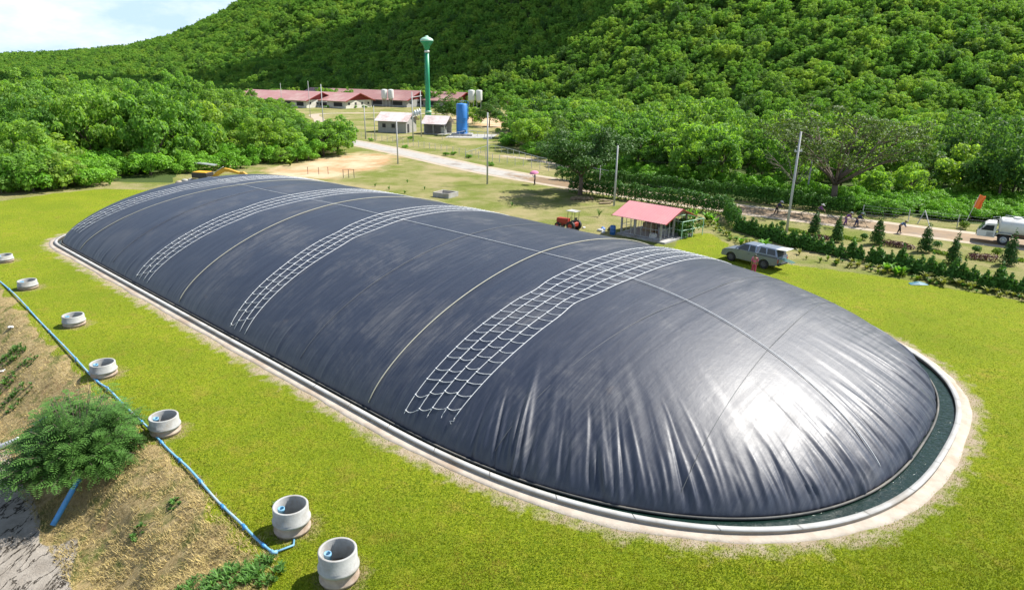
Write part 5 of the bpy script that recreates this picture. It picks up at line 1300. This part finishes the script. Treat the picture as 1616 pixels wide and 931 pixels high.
# low concrete box tank on the grass
g = G(683, 311); g2_ = G(708, 314); g3_ = G(718, 304); ct = empty('concrete_trough', (g.x, g.y, 0), math.atan2((g2_ - g).y, (g2_ - g).x)); tag(ct, 'square open concrete trough on the grass beyond the cover', 'trough')
w = (g2_ - g).length; l = 2.3; hh = .62
for c, d in (((w / 2, .07, hh / 2), (w, .14, hh)), ((w / 2, l - .07, hh / 2), (w, .14, hh)), ((.07, l / 2, hh / 2), (.14, l - .29, hh)), ((w - .07, l / 2, hh / 2), (.14, l - .29, hh))): MB().box(c, d).build('side', MT['conc'], ct, bevel=.01)
MB().box((w / 2, l / 2, .1), (w - .3, l - .3, .1)).build('base', MT['conc_dirty'], ct)
# timber and debris near the pole
for i, (px, py, a_) in enumerate([(955, 322, .3), (961, 319, -.2), (950, 318, .9)]):
    g = G(px, py); o = MB().box((0, 0, .12 + .05 * i), (1.6, .35, .12)).build('timber_plank', MT['wood'], None, loc=g); o.rotation_euler = (0, .08 * i, a_); tag(o, ['pale plank lying beside the pole behind the shed', 'weathered plank leaning over the pile behind the shed', 'dark edged plank at the left of the timber pile behind the shed'][i], 'plank')
hp = G(905, 316)
dr_ = np.random.default_rng(91); o = link('brush_heap', leaf_cloud('brush_heap', [(i * .45, dr_.uniform(-.2, .2), .15, .4, .3, .22) for i in range(6)], 900, .16, MT['wood'], dr_, .2), None, (hp.x, hp.y + .2, 0)); tag(o, 'brown heap of dead branches under the rain tree', 'brush heap')
g = G(945, 342); o = link('twiggy_shrub', arch_plant_mesh(rnd, 1.5, 26, .05, LH, 'twiggy_shrub'), None, (g.x, g.y, 0)); tag(o, 'thin scraggly shrub on the grass left of the pink roofed shed', 'shrub')
for i, (px, py) in enumerate([(592, 295), (614, 300), (639, 306), (670, 300), (643, 289), (808, 326)]):
    g = G(px, py); o = link('seedling', arch_plant_mesh(rnd, .8, 10, .08, LH, 'seedling'), None, (g.x, g.y, 0)); tag(o, 'small planted seedling on the grass beyond the cover', 'seedling', 'seedlings dotted over the grass')
# farm field bits: little shrubs along the near road verge and yard
for i, (px, py) in enumerate([(585, 223), (640, 234), (648, 220), (704, 246), (716, 245), (740, 250), (455, 176), (516, 171), (525, 170), (548, 170), (560, 171), (569, 170), (575, 171), (774, 262), (703, 190)]):
    g = G(px, py); tree(6, g.x, g.y, .26 if i < 6 or i > 12 else .42, rnd.uniform(0, 6), 'small clipped shrub along the farm fence or barn wall', 'small shrubs round the farm', 'shrub', 'shrub')
g = G(455, 262)
for i, (px, py, s_) in enumerate([(458, 262, 1.6), (535, 182 + 30, .9)]):
    g = G(px, py); o = link('young_palm', arch_plant_mesh(rnd, 1.0, 14, .22, LT, 'young_palm'), None, (g.x, g.y, 0), 0, s_); tag(o, ['young palm with arching fronds on the dirt patch edge', 'pale leafy plant at the road bend'][i], 'plant')
# excavator lying behind the far end of the cover
g = G(324, 288); ex = empty('excavator', (g.x, g.y, 0), rad(-12)); ex.scale = (.9, .9, .82); tag(ex, 'yellow excavator with folded boom, half hidden behind the far end of the black cover', 'excavator')
for sg in (-1, 1): MB().prism([(-1.5, .0), (1.5, .0), (1.75, .35), (1.5, .7), (-1.5, .7), (-1.75, .35)], sg * .9 - .22, sg * .9 + .22).build('track', MT['dark'], ex, bevel=.05)
MB().box((-.3, 0, 1.25), (2.6, 1.9, .9)).build('engine_body', MT['blackmetal'], ex, bevel=.08); MB().box((-.3, 0, 1.76), (2.3, 1.7, .10)).build('engine_cover', MT['yellow'], ex, bevel=.03)
MB().prism([(1.0, .9), (2.2, 2.0), (3.4, 2.55), (4.2, 2.45), (6.2, 1.9), (6.3, 1.6), (4.2, 1.95), (3.4, 1.95), (2.4, 1.4), (1.4, .6)], .1, .6).build('boom', MT['yellow'], ex, bevel=.03)
MB().prism([(6.0, 2.0), (6.6, 2.1), (7.9, 1.2), (7.7, 1.0), (6.2, 1.4)], .15, .55).build('arm', MT['yellow'], ex, bevel=.03); MB().tube([(1.5, .35, 1.6), (3.2, .35, 2.75)], .07, 8).build('hydraulic_ram', MT['steel'], ex); MB().prism([(7.5, 1.2), (8.1, 1.1), (8.2, .4), (7.6, 0.05), (7.1, .35)], -.1, .8).build('bucket', MT['rust'], ex, bevel=.02)
g = G(322, 275); o = MB().box((0, 0, .5), (3.0, 1.1, .12), ry=.12).build('metal_sheet', MT['steel'], None, loc=(g.x, g.y + 1, .9)); tag(o, 'dark metal sheet lying on the rubble behind the excavator', 'metal sheet')
for i, (px, py) in enumerate([(283, 291), (292, 288), (302, 287)]):
    g = G(px, py); o = MB().ell((0, 0, .2), (.5, .4, .3), 9, 6).build('rubble_lump', MT['conc_new'] if i else MT['sand'], None, True, loc=g); tag(o, ['yellowish rubble lump at the left end of the heap by the excavator', 'pale rubble lump in the middle of the heap by the excavator', 'pale rubble lump next to the excavator body'][i], 'rubble')
# blue sheet on the lawn edge
g = G(1449, 449); mb = MB(); mb.add([(-.7, -.2, .02), (0, -.32, .05), (.75, -.2, .02), (.8, .25, .04), (.1, .18, .22), (-.65, .3, .05), (0, 0, .2)], [(0, 1, 6), (1, 2, 6), (2, 3, 6), (3, 4, 6), (4, 5, 6), (5, 0, 6)])
o = mb.build('plastic_sheet', MT['teal'], None, loc=g); tag(o, 'crumpled teal plastic sheet on the lawn below the conifer row', 'plastic sheet')
# orange flag on a leaning pole
g = G(1521, 357); fl = empty('flag', (g.x, g.y, 0)); tag(fl, 'orange flag bunched at the top of a thin leaning white pole', 'flag')
tp = Vector((.95, 0, 3.5)); MB().tube([(0, 0, 0), tp], [.035, .022], 6).build('flag_pole', MT['white'], fl)
V = []; F = []; nu, nv = 10, 12
for i in range(nu):
    for j in range(nv):
        u_, v_2 = i / (nu - 1), j / (nv - 1); p = tp.lerp(Vector((.60, 0, 2.1)), v_2); V.append((p.x + .78 * u_ * (1 - .15 * v_2) + .05 * math.sin(v_2 * 9), .16 * math.sin(u_ * 9 + v_2 * 2), p.z - .15 * u_ + .06 * math.sin(u_ * 7)))
for i in range(nu - 1):
    for j in range(nv - 1): F.append((i * nv + j, (i + 1) * nv + j, (i + 1) * nv + j + 1, i * nv + j + 1))
o = MB().add(V, F).build('flag_cloth', MT['orange'], fl, True); so_ = o.modifiers.new('thick', 'SOLIDIFY'); so_.thickness = .01

# ---------------------------------------------------------------- vehicles
def panel(pts, off, mat, name, parent):
    """thin pane: quad/poly given in 3d, pushed out along its normal"""
    P = [Vector(p) for p in pts]; n_ = (P[1] - P[0]).cross(P[2] - P[0]).normalized(); k = len(P)
    V = [p + n_ * off for p in P] + [p - n_ * .02 for p in P]
    F = [tuple(range(k))] + [tuple(reversed(range(k, 2 * k)))] + [(i, i + k, (i + 1) % k + k, (i + 1) % k) for i in range(k)]
    return MB().add(V, F).build(name, mat, parent)
def wheel(x_, y_, r, w, parent, mat='dark', rim='steel'):
    o = MB().tube([(x_, y_ - w / 2, r), (x_, y_ - w * .3, r), (x_, y_ + w * .3, r), (x_, y_ + w / 2, r)], [r * .93, r, r, r * .93], 28).build('wheel', MT[mat], parent)
    s_ = 1 if y_ > 0 else -1; MB().lathe([(r * .58, 0), (r * .55, .02), (r * .3, -.02), (r * .12, .03)], n=20).build('rim', MT[rim], o, True, loc=(x_, y_ + s_ * (w / 2 + .002), r)).rotation_euler = (-s_ * math.pi / 2, 0, 0)
    return o
fw_, rw = G(1152.4, 411.5), G(1205.4, 424.3); d = (fw_ - rw); hd = math.atan2(d.y, d.x)
def arch(cx_, r, n=9): return [(cx_ + r * math.cos(a_), .36 + r * math.sin(a_)) for a_ in np.linspace(0, math.pi, n)]
pk = empty('pickup_truck', (0, 0, 0), hd); tag(pk, 'dusty silver pickup with a canopy and its rear hatch raised, parked on the lawn', 'pickup truck')
wbm = 3.0; ctr = (fw_ + rw) / 2; lft = Vector((-math.sin(hd), math.cos(hd), 0)); pk.location = ctr - lft * .78; pk.location.z = .0
sc_pk = d.length / wbm; print('pickup wheelbase', d.length); pk.scale = (sc_pk * .97, 1.0, 1.03)
body = [(2.42, .42)] + [(2.42, .75), (2.30, .96), (1.25, 1.10), (-2.55, 1.12), (-2.62, .95), (-2.60, .48)] + [(-1.5 - .42, .40)][::1]
lower = [(2.36, .40), (2.42, .62), (2.38, .86), (2.20, 1.00), (1.75, 1.10), (1.15, 1.17), (.6, 1.19), (-2.58, 1.21), (-2.64, .9), (-2.62, .50), (-1.98, .40)] + arch(-1.5, .47)[::-1] + [(-1.02, .36), (1.02, .36)] + arch(1.5, .47)[::-1] + [(1.98, .40)]
MB().prism(lower, -.86, .86).build('body', MT['silver_dusty'], pk, bevel=.05)
def loft(b0, t0, z0, z1, y0, y1):
    """box with rear/front x at base and top: b0=(xr,xf) t0=(xr,xf)"""
    return [(b0[0], -y0, z0), (b0[1], -y0, z0), (b0[1], y0, z0), (b0[0], y0, z0), (t0[0], -y1, z1), (t0[1], -y1, z1), (t0[1], y1, z1), (t0[0], y1, z1)]
BF = [(3, 2, 1, 0), (4, 5, 6, 7), (0, 1, 5, 4), (1, 2, 6, 5), (2, 3, 7, 6), (3, 0, 4, 7)]
MB().add(loft((-.72, 1.28), (-.68, .42), 1.16, 1.76, .84, .64), BF).build('cabin', MT['silver'], pk, bevel=.07)
MB().add(loft((-2.56, -.82), (-2.30, -.88), 1.19, 1.82, .84, .66), BF).build('canopy', MT['silver'], pk, bevel=.06)
def side_pt(x_, z_, y0=.82, y1=.66, z0=1.08, z1=1.66, sg=1): return Vector((x_, sg * (y0 + (y1 - y0) * (z_ - z0) / (z1 - z0)), z_))
for sg in (1, -1):
    def pn(pts, y0=.82, y1=.66, z0=1.08, z1=1.66):
        q = [side_pt(a_, b_, y0, y1, z0, z1, sg) for a_, b_ in pts]; q = q if sg < 0 else q[::-1]; return panel(q, .012, MT['glass'], 'side_window', pk)
    pn([(.02, 1.22), (1.02, 1.22), (.48, 1.67), (.02, 1.69)], .84, .64, 1.16, 1.76); pn([(-.60, 1.22), (-.08, 1.22), (-.08, 1.69), (-.54, 1.67)], .84, .64, 1.16, 1.76)
    pn([(-1.58, 1.28), (-.94, 1.28), (-1.02, 1.73), (-1.46, 1.73)], .84, .66, 1.19, 1.82); pn([(-2.40, 1.28), (-1.66, 1.28), (-1.60, 1.73), (-2.24, 1.73)], .84, .66, 1.19, 1.82)
    wheel(1.5, sg * .77, .385, .24, pk, rim='rimdk'); wheel(-1.5, sg * .77, .385, .24, pk, rim='rimdk')
    MB().box((-2.60, sg * .78, .86), (.10, .14, .30)).build('tail_light', MT['tail'], pk, bevel=.01); MB().box((2.36, sg * .68, .78), (.14, .26, .16)).build('headlight', MT['glass'], pk, bevel=.02)
    MB().box((.92, sg * .95, 1.2), (.12, .16, .14)).build('mirror', MT['silver'], pk, bevel=.02); MB().box((-.1, sg * .875, .98), (.16, .03, .03)).build('door_handle', MT['blackmetal'], pk)
    MB().box((-1.7, sg * .868, 1.12), (1.8, .012, .05)).build('stripe', MT['navy'], pk)
panel([(.48, -.58, 1.71), (1.20, -.76, 1.22), (1.20, .76, 1.22), (.48, .58, 1.71)], .03, MT['glass'], 'windscreen', pk)
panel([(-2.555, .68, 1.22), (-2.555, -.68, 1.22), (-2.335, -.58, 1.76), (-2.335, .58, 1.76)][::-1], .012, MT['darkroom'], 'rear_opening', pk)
MB().box((-2.72, 0, 1.80), (.85, 1.25, .05), ry=.06).build('raised_hatch', MT['white'], pk, bevel=.02); MB().box((-2.68, 0, .55), (.14, 1.5, .16)).build('rear_bumper', MT['blackmetal'], pk, bevel=.02); MB().box((2.44, 0, .50), (.12, 1.55, .2)).build('front_bumper', MT['silver_dusty'], pk, bevel=.03)
MB().box((-2.66, 0, .8), (.03, 1.35, .42)).build('tailgate', MT['silver_dusty'], pk)
bpy.context.view_layer.update()
for i in range(4):
    q = pk.matrix_world @ Vector((-2.5, -.3 + .18 * i, 1.02)); q2 = pk.matrix_world @ Vector((-3.7, -.1 + .2 * i, .86)); tag(MB().tube([q, q2], .03, 6).build('plastic_tube', MT['bluep'] if i % 2 else MT['greenl'], None), 'long thin %s tube sticking out of the pickup hatch' % ['pale green', 'blue', 'pale green', 'blue'][i], 'tube', 'tubes in the pickup')
# white tanker truck at the right edge
fwT = G(1581, 386.5); hT_ = math.atan2(75.4 - 68.5, 38.7 - 49) ; tk = empty('tanker_truck', (0, 0, 0), hT_); tag(tk, 'white water tanker truck on the wet road at the right edge', 'tanker truck')
lft = Vector((-math.sin(hT_), math.cos(hT_), 0)); fd = Vector((math.cos(hT_), math.sin(hT_), 0)); tk.location = fwT - lft * 1.0 - fd * 0.0
MB().box((-2.9, 0, .78), (8.2, .8, .25)).build('chassis', MT['blackmetal'], tk)
MB().prism([(.75, .62), (2.25, .62), (2.32, .95), (2.2, 1.20), (1.72, 1.85), (1.5, 2.02), (.75, 2.05)], -1.02, 1.02).build('cab', MT['white'], tk, bevel=.07)
panel([(2.18, -.88, 1.25), (2.18, .88, 1.25), (1.76, .84, 1.82), (1.76, -.84, 1.82)], .03, MT['glass'], 'windscreen', tk)
for sg in (1, -1):
    q = [Vector((a_, sg * 1.02, b_)) for a_, b_ in ((.95, 1.28), (2.0, 1.28), (1.62, 1.80), (.95, 1.82))]; panel(q if sg < 0 else q[::-1], .012, MT['glass'], 'side_window', tk)
    q = [Vector((a_, sg * 1.025, b_)) for a_, b_ in ((.92, .72), (1.5, .72), (1.5, 1.15), (.92, 1.15))]; panel(q if sg < 0 else q[::-1], .008, MT['conc_new'], 'door', tk)
    wheel(0, sg * .95, .52, .32, tk); wheel(-3.9, sg * .95, .52, .42, tk); wheel(-5.1, sg * .95, .52, .42, tk)
    MB().prism([(-.75, .95), (-.55, 1.16), (.55, 1.16), (.75, .95), (.70, .90), (.5, 1.08), (-.5, 1.08), (-.7, .90)], sg * 1.0 - .18, sg * 1.0 + .18).build('mudguard', MT['steel'], tk)
    MB().box((2.33, sg * .75, .8), (.06, .26, .18)).build('headlight', MT['glass'], tk); MB().tube([(1.9, sg * 1.05, 1.3), (1.95, sg * 1.3, 1.45), (1.95, sg * 1.3, 1.8)], .03, 5).build('mirror_arm', MT['blackmetal'], tk)
P = []; nn_ = 28; mb = MB()
for x_, k in ((.55, .80), (.48, .97), (.35, 1.0), (-6.4, 1.0), (-6.5, .95), (-6.58, .8)):
    P.append([(x_, 1.12 * k * math.copysign(abs(math.cos(a_)) ** .8, math.cos(a_)), 1.78 + .80 * k * math.copysign(abs(math.sin(a_)) ** .8, math.sin(a_))) for a_ in np.linspace(0, 2 * math.pi, nn_ + 1)[:-1]])
V = [q for r in P for q in r]; F = [(i * nn_ + k, (i + 1) * nn_ + k, (i + 1) * nn_ + (k + 1) % nn_, i * nn_ + (k + 1) % nn_) for i in range(len(P) - 1) for k in range(nn_)] + [tuple(range(nn_)), tuple(reversed(range((len(P) - 1) * nn_, len(P) * nn_)))]
MB().add(V, F).build('tank', MT['white'], tk, True); MB().slab([(-6.4, -.9), (.4, -.9), (.4, .9), (-6.4, .9)], .93, 1.06).build('tank_bed', MT['rust'], tk)
for x_ in (-.8, -3.2): MB().lathe([(.38, 2.55), (.38, 2.68), (.3, 2.72)], (x_, 0, 0), 18).build('hatch', MT['white'], tk)
mb = MB()
for sg in (-.5, .5): mb.tube([(.2, sg, 2.5), (.2, sg, 2.72), (-6.0, sg, 2.72), (-6.0, sg, 2.5)], .025, 5)
mb.build('roof_rail', MT['steel'], tk)
mb = MB()
for sg in (-.7, .7): mb.tube([(.62, sg, 1.9), (.62, sg, 2.5), (1.2, sg * 1.2, 2.35)], .03, 5)
mb.tube([(.62, -.7, 2.5), (.62, .7, 2.5)], .03, 5); mb.build('ladder_frame', MT['steel'], tk)

# ---------------------------------------------------------------- people
def skinmesh(name, verts, edges, radii, mat, parent, sub=1, root=0):
    me = bpy.data.meshes.new(name); me.from_pydata(verts, edges, []); me.materials.append(mat)
    o = link(name, me, parent)
    m = o.modifiers.new('skin', 'SKIN'); m.use_smooth_shade = True
    sv = me.skin_vertices[0].data if me.skin_vertices else None
    if sv is None:
        bpy.context.view_layer.update()
    lay = me.skin_vertices if me.skin_vertices else None
    if lay:
        for i, r in enumerate(radii): lay[0].data[i].radius = r if isinstance(r, tuple) else (r, r)
        lay[0].data[root].use_root = True
    s_ = o.modifiers.new('sub', 'SUBSURF'); s_.levels = sub; s_.render_levels = sub
    return o
def ensure_skin(me):
    bm = __import__('bmesh').new(); bm.from_mesh(me); bm.verts.layers.skin.verify(); bm.to_mesh(me); bm.free()
def person(px, py, face, pose, label, shirt, trousers, hat=None, hold=None, hair=(.02, .015, .01), bare=False):
    g = G(px, py); root = empty('person', (g.x, g.y, .0), face); tag(root, label, 'person')
    # joints facing +x
    J = dict(pel=(0, 0, .92), spine=(.01, 0, 1.12), chest=(.02, 0, 1.32), neck=(.02, 0, 1.46), head=(.03, 0, 1.58), crown=(.03, 0, 1.68))
    lean = dict(stand=0, bend=55, hoe=35, walk=5)[pose]; Rb = Matrix.Rotation(rad(lean), 3, 'Y'); pelv = Vector((0, 0, .92 if pose != 'bend' else .88))
    def up(p): return tuple(pelv + Rb @ (Vector(p) - Vector((0, 0, .92))))
    T = {k: Vector(up(v)) for k, v in J.items()}
    if pose in ('bend', 'hoe'): T['head'] = T['neck'] + Vector((.11, 0, .07)); T['crown'] = T['neck'] + Vector((.19, 0, .13))
    st = .22 if pose != 'stand' else .05
    leg = {}
    for s_, sg in (('l', 1), ('r', -1)):
        fx = st * sg; hip = pelv + Vector((0, .09 * sg, -.04)); ank = Vector((fx, .11 * sg, .08)); knee = hip.lerp(ank, .5) + Vector((.05, 0, 0)); toe = ank + Vector((.16, 0, -.04)); leg[s_] = (hip, knee, ank, toe)
        sh_ = T['chest'] + Rb @ Vector((0, .19 * sg, .08))
        if pose == 'stand' : el = sh_ + Vector((.02 + (.12 if hold == 'umbrella' and sg < 0 else 0), .05 * sg, -.27)); ha = el + (Vector((.16, 0, .16)) if hold == 'umbrella' and sg < 0 else Vector((.06, .0, -.25)))
        else: tgt = T['chest'] + Vector((.34 + .1 * sg, .04 * sg, -.36)); el = sh_.lerp(tgt, .5) + Vector((-.06, .07 * sg, -.05)); ha = tgt
        leg['a' + s_] = (sh_, el, ha)
    V = [pelv, T['spine'], T['chest'], T['neck'], T['head'], T['crown']]; R_ = [(.15, .12), (.14, .11), (.16, .115), (.055, .055), (.095, .08), (.07, .065)]; E = [(0, 1), (1, 2), (2, 3), (3, 4), (4, 5)]
    for s_ in 'lr':
        b0 = len(V); V += list(leg[s_]); R_ += [(.09, .09), (.06, .06), (.042, .042), (.035, .03)]; E += [(0, b0), (b0, b0 + 1), (b0 + 1, b0 + 2), (b0 + 2, b0 + 3)]
        b0 = len(V); V += list(leg['a' + s_]); R_ += [(.055, .055), (.042, .042), (.030, .030)]; E += [(2, b0), (b0, b0 + 1), (b0 + 1, b0 + 2)]
        # palm and five fingers
        h0 = len(V) - 1; dirv = (V[h0] - V[h0 - 1]).normalized(); V.append(V[h0] + dirv * .07); R_.append((.032, .018)); E.append((h0, h0 + 1)); pb = h0 + 1
        side_ = dirv.cross(Vector((0, 0, 1))).normalized() if abs(dirv.z) < .98 else Vector((0, 1, 0))
        for q_, (off, ln_) in enumerate(((-.03, .065), (-.01, .08), (.01, .075), (.028, .06))):
            V.append(V[pb] + dirv * ln_ + side_ * off); R_.append((.009, .009)); E.append((pb, len(V) - 1))
        V.append(V[h0] + dirv * .05 + side_ * .065); R_.append((.011, .011)); E.append((h0, len(V) - 1))
    def mk(name, V, E, R_, mat, parent, sub=1):
        me = bpy.data.meshes.new(name); me.from_pydata([tuple(v) for v in V], E, []); ensure_skin(me); me.materials.append(mat); o = link(name, me, parent)
        for i, r in enumerate(R_): me.skin_vertices[0].data[i].radius = r
        me.skin_vertices[0].data[0].use_root = True
        m_ = o.modifiers.new('skin', 'SKIN'); m_.use_smooth_shade = True; s2 = o.modifiers.new('sub', 'SUBSURF'); s2.levels = sub; s2.render_levels = sub; return o
    mk('body', V, E, R_, MT['skin'], root, 2)
    # face
    hd_ = T['head']; fdir = Vector((1, 0, -.1)) if lean < 20 else Vector((.8, 0, -.6)); fdir.normalize()
    mb = MB(); [mb.ell(tuple(hd_ + fdir * .085 + Vector((0, sg * .032, .02))), (.012, .014, .010), 6, 4) for sg in (-1, 1)]; mb.build('eyes', MT['blackmetal'], root, True)
    MB().ell(tuple(hd_ + fdir * .10 + Vector((0, 0, -.01))), (.016, .012, .02), 6, 4).build('nose', MT['skin'], root, True)
    MB().ell(tuple(hd_ + Vector((-.02, 0, .045))), (.105, .09, .085), 12, 8).build('hair', MT['blackmetal'], root, True)
    # shirt and trousers just outside the body
    V = [T['spine'] + (pelv - T['spine']) * .8, T['spine'], T['chest'], T['chest'].lerp(T['neck'], .45)]; E = [(0, 1), (1, 2), (2, 3)]; R_ = [(.175, .14), (.165, .135), (.185, .14), (.09, .09)]
    for s_ in 'lr':
        a_ = leg['a' + s_]; b0 = len(V); V += [a_[0], a_[1], a_[1].lerp(a_[2], .0 if bare else .85)]; R_ += [(.075, .075), (.062, .062), (.052, .052)]; E += [(2, b0), (b0, b0 + 1)] + ([] if bare else [(b0 + 1, b0 + 2)])
        if bare: V.pop(); R_.pop()
    mk('shirt', V, E, R_, MT[shirt], root)
    V = [pelv + Vector((0, 0, .05)), pelv]; E = [(0, 1)]; R_ = [(.165, .135), (.17, .145)]
    for s_ in 'lr':
        l_ = leg[s_]; b0 = len(V); V += [l_[0], l_[1], l_[1].lerp(l_[2], .9)]; R_ += [(.11, .11), (.085, .085), (.068, .068)]; E += [(1, b0), (b0, b0 + 1), (b0 + 1, b0 + 2)]
    mk('trousers', V, E, R_, MT[trousers], root)
    for s_ in 'lr': a_ = leg[s_][2]; MB().ell(tuple(a_ + Vector((.06, 0, -.035))), (.14, .055, .05), 10, 6).build('shoe', MT['blackmetal'], root, True)
    if hat:
        c = hd_ + Vector((.0, 0, .07)) + (Vector((.05, 0, .0)) if lean > 20 else Vector()); o = MB().lathe([(.24, -.02), (.25, 0), (.12, .03), (.11, .12), (.06, .15)], n=18).build('hat', MT[hat], root, True, loc=c); o.rotation_euler = (0, rad(lean * .5), 0)
    bpy.context.view_layer.update(); return root, leg, T
def tool(pr, label, kind='broom'):
    root, leg, T = pr; mw = root.matrix_world; a = mw @ leg['al'][2]; b_ = mw @ leg['ar'][2]; tip = mw @ Vector((1.15, .05, .05)); st = a + (a - tip).normalized() * .35
    r0 = empty('broom', (tip.x, tip.y, 0)); tag(r0, label, 'broom'); q = Vector((tip.x, tip.y, 0))
    MB().tube([st - q, tip - q], .018, 6).build('handle', MT['wood'], r0); MB().tube([tip - q + (st - tip).normalized() * .12, tip - q], [.03, .16], 8).build('bristles', MT['khaki'], r0)
pr = person(1224.5, 338, rad(-20), 'hoe', 'bending worker in dark clothes and grey hat, left of the tall pale pole', 'navy', 'black', 'grey'); tool(pr, 'broom held by the worker left of the tall pale pole')
pr = person(1289, 343, rad(-25), 'hoe', 'worker in a purple top and wide white hat sweeping behind the leftmost cypress', 'purple', 'black', 'hatw'); tool(pr, 'broom held by the worker in the wide white hat')
pr = person(1333.5, 355, rad(10), 'bend', 'bending worker in purple clothes and pale hat, left of the pair on the road', 'purple', 'purple', 'hatw')
pr = person(1350.5, 358, rad(-15), 'hoe', 'bending worker in navy clothes, right of the pair on the road', 'navy', 'navy', 'grey'); tool(pr, 'broom held by the navy clothed worker of the pair')
pr = person(1418, 368.5, rad(0), 'bend', 'worker bent double in grey blue top and black trousers, alone', 'shirtblue', 'black', 'khaki')
pu = person(844, 292, rad(180), 'stand', 'person in grey top and black trousers standing under the pink umbrella', 'grey', 'black', None, 'umbrella')
g = pu[0].matrix_world @ pu[1]['ar'][2]
um = empty('umbrella', (g.x, g.y, g.z - .1)); tag(um, 'pink umbrella held over the person at the roadside', 'umbrella')
MB().tube([(0, 0, 0), (.15, -.1, .75)], .014, 6).build('umbrella_shaft', MT['steel'], um)
o = MB().lathe([(.68, -.26), (.56, -.08), (.32, .03), (.1, .07), (.0, .075)], n=16, cap0=False, cap1=False).build('umbrella_canopy', MT['pinkumb'], um, True, loc=(.15, -.1, .72)); o.rotation_euler = (.12, -.12, 0)
person(1188.5, 433, rad(75), 'stand', 'person in pink top and dark red trousers beside the pickup', 'pink', 'magenta', None, None, bare=True)
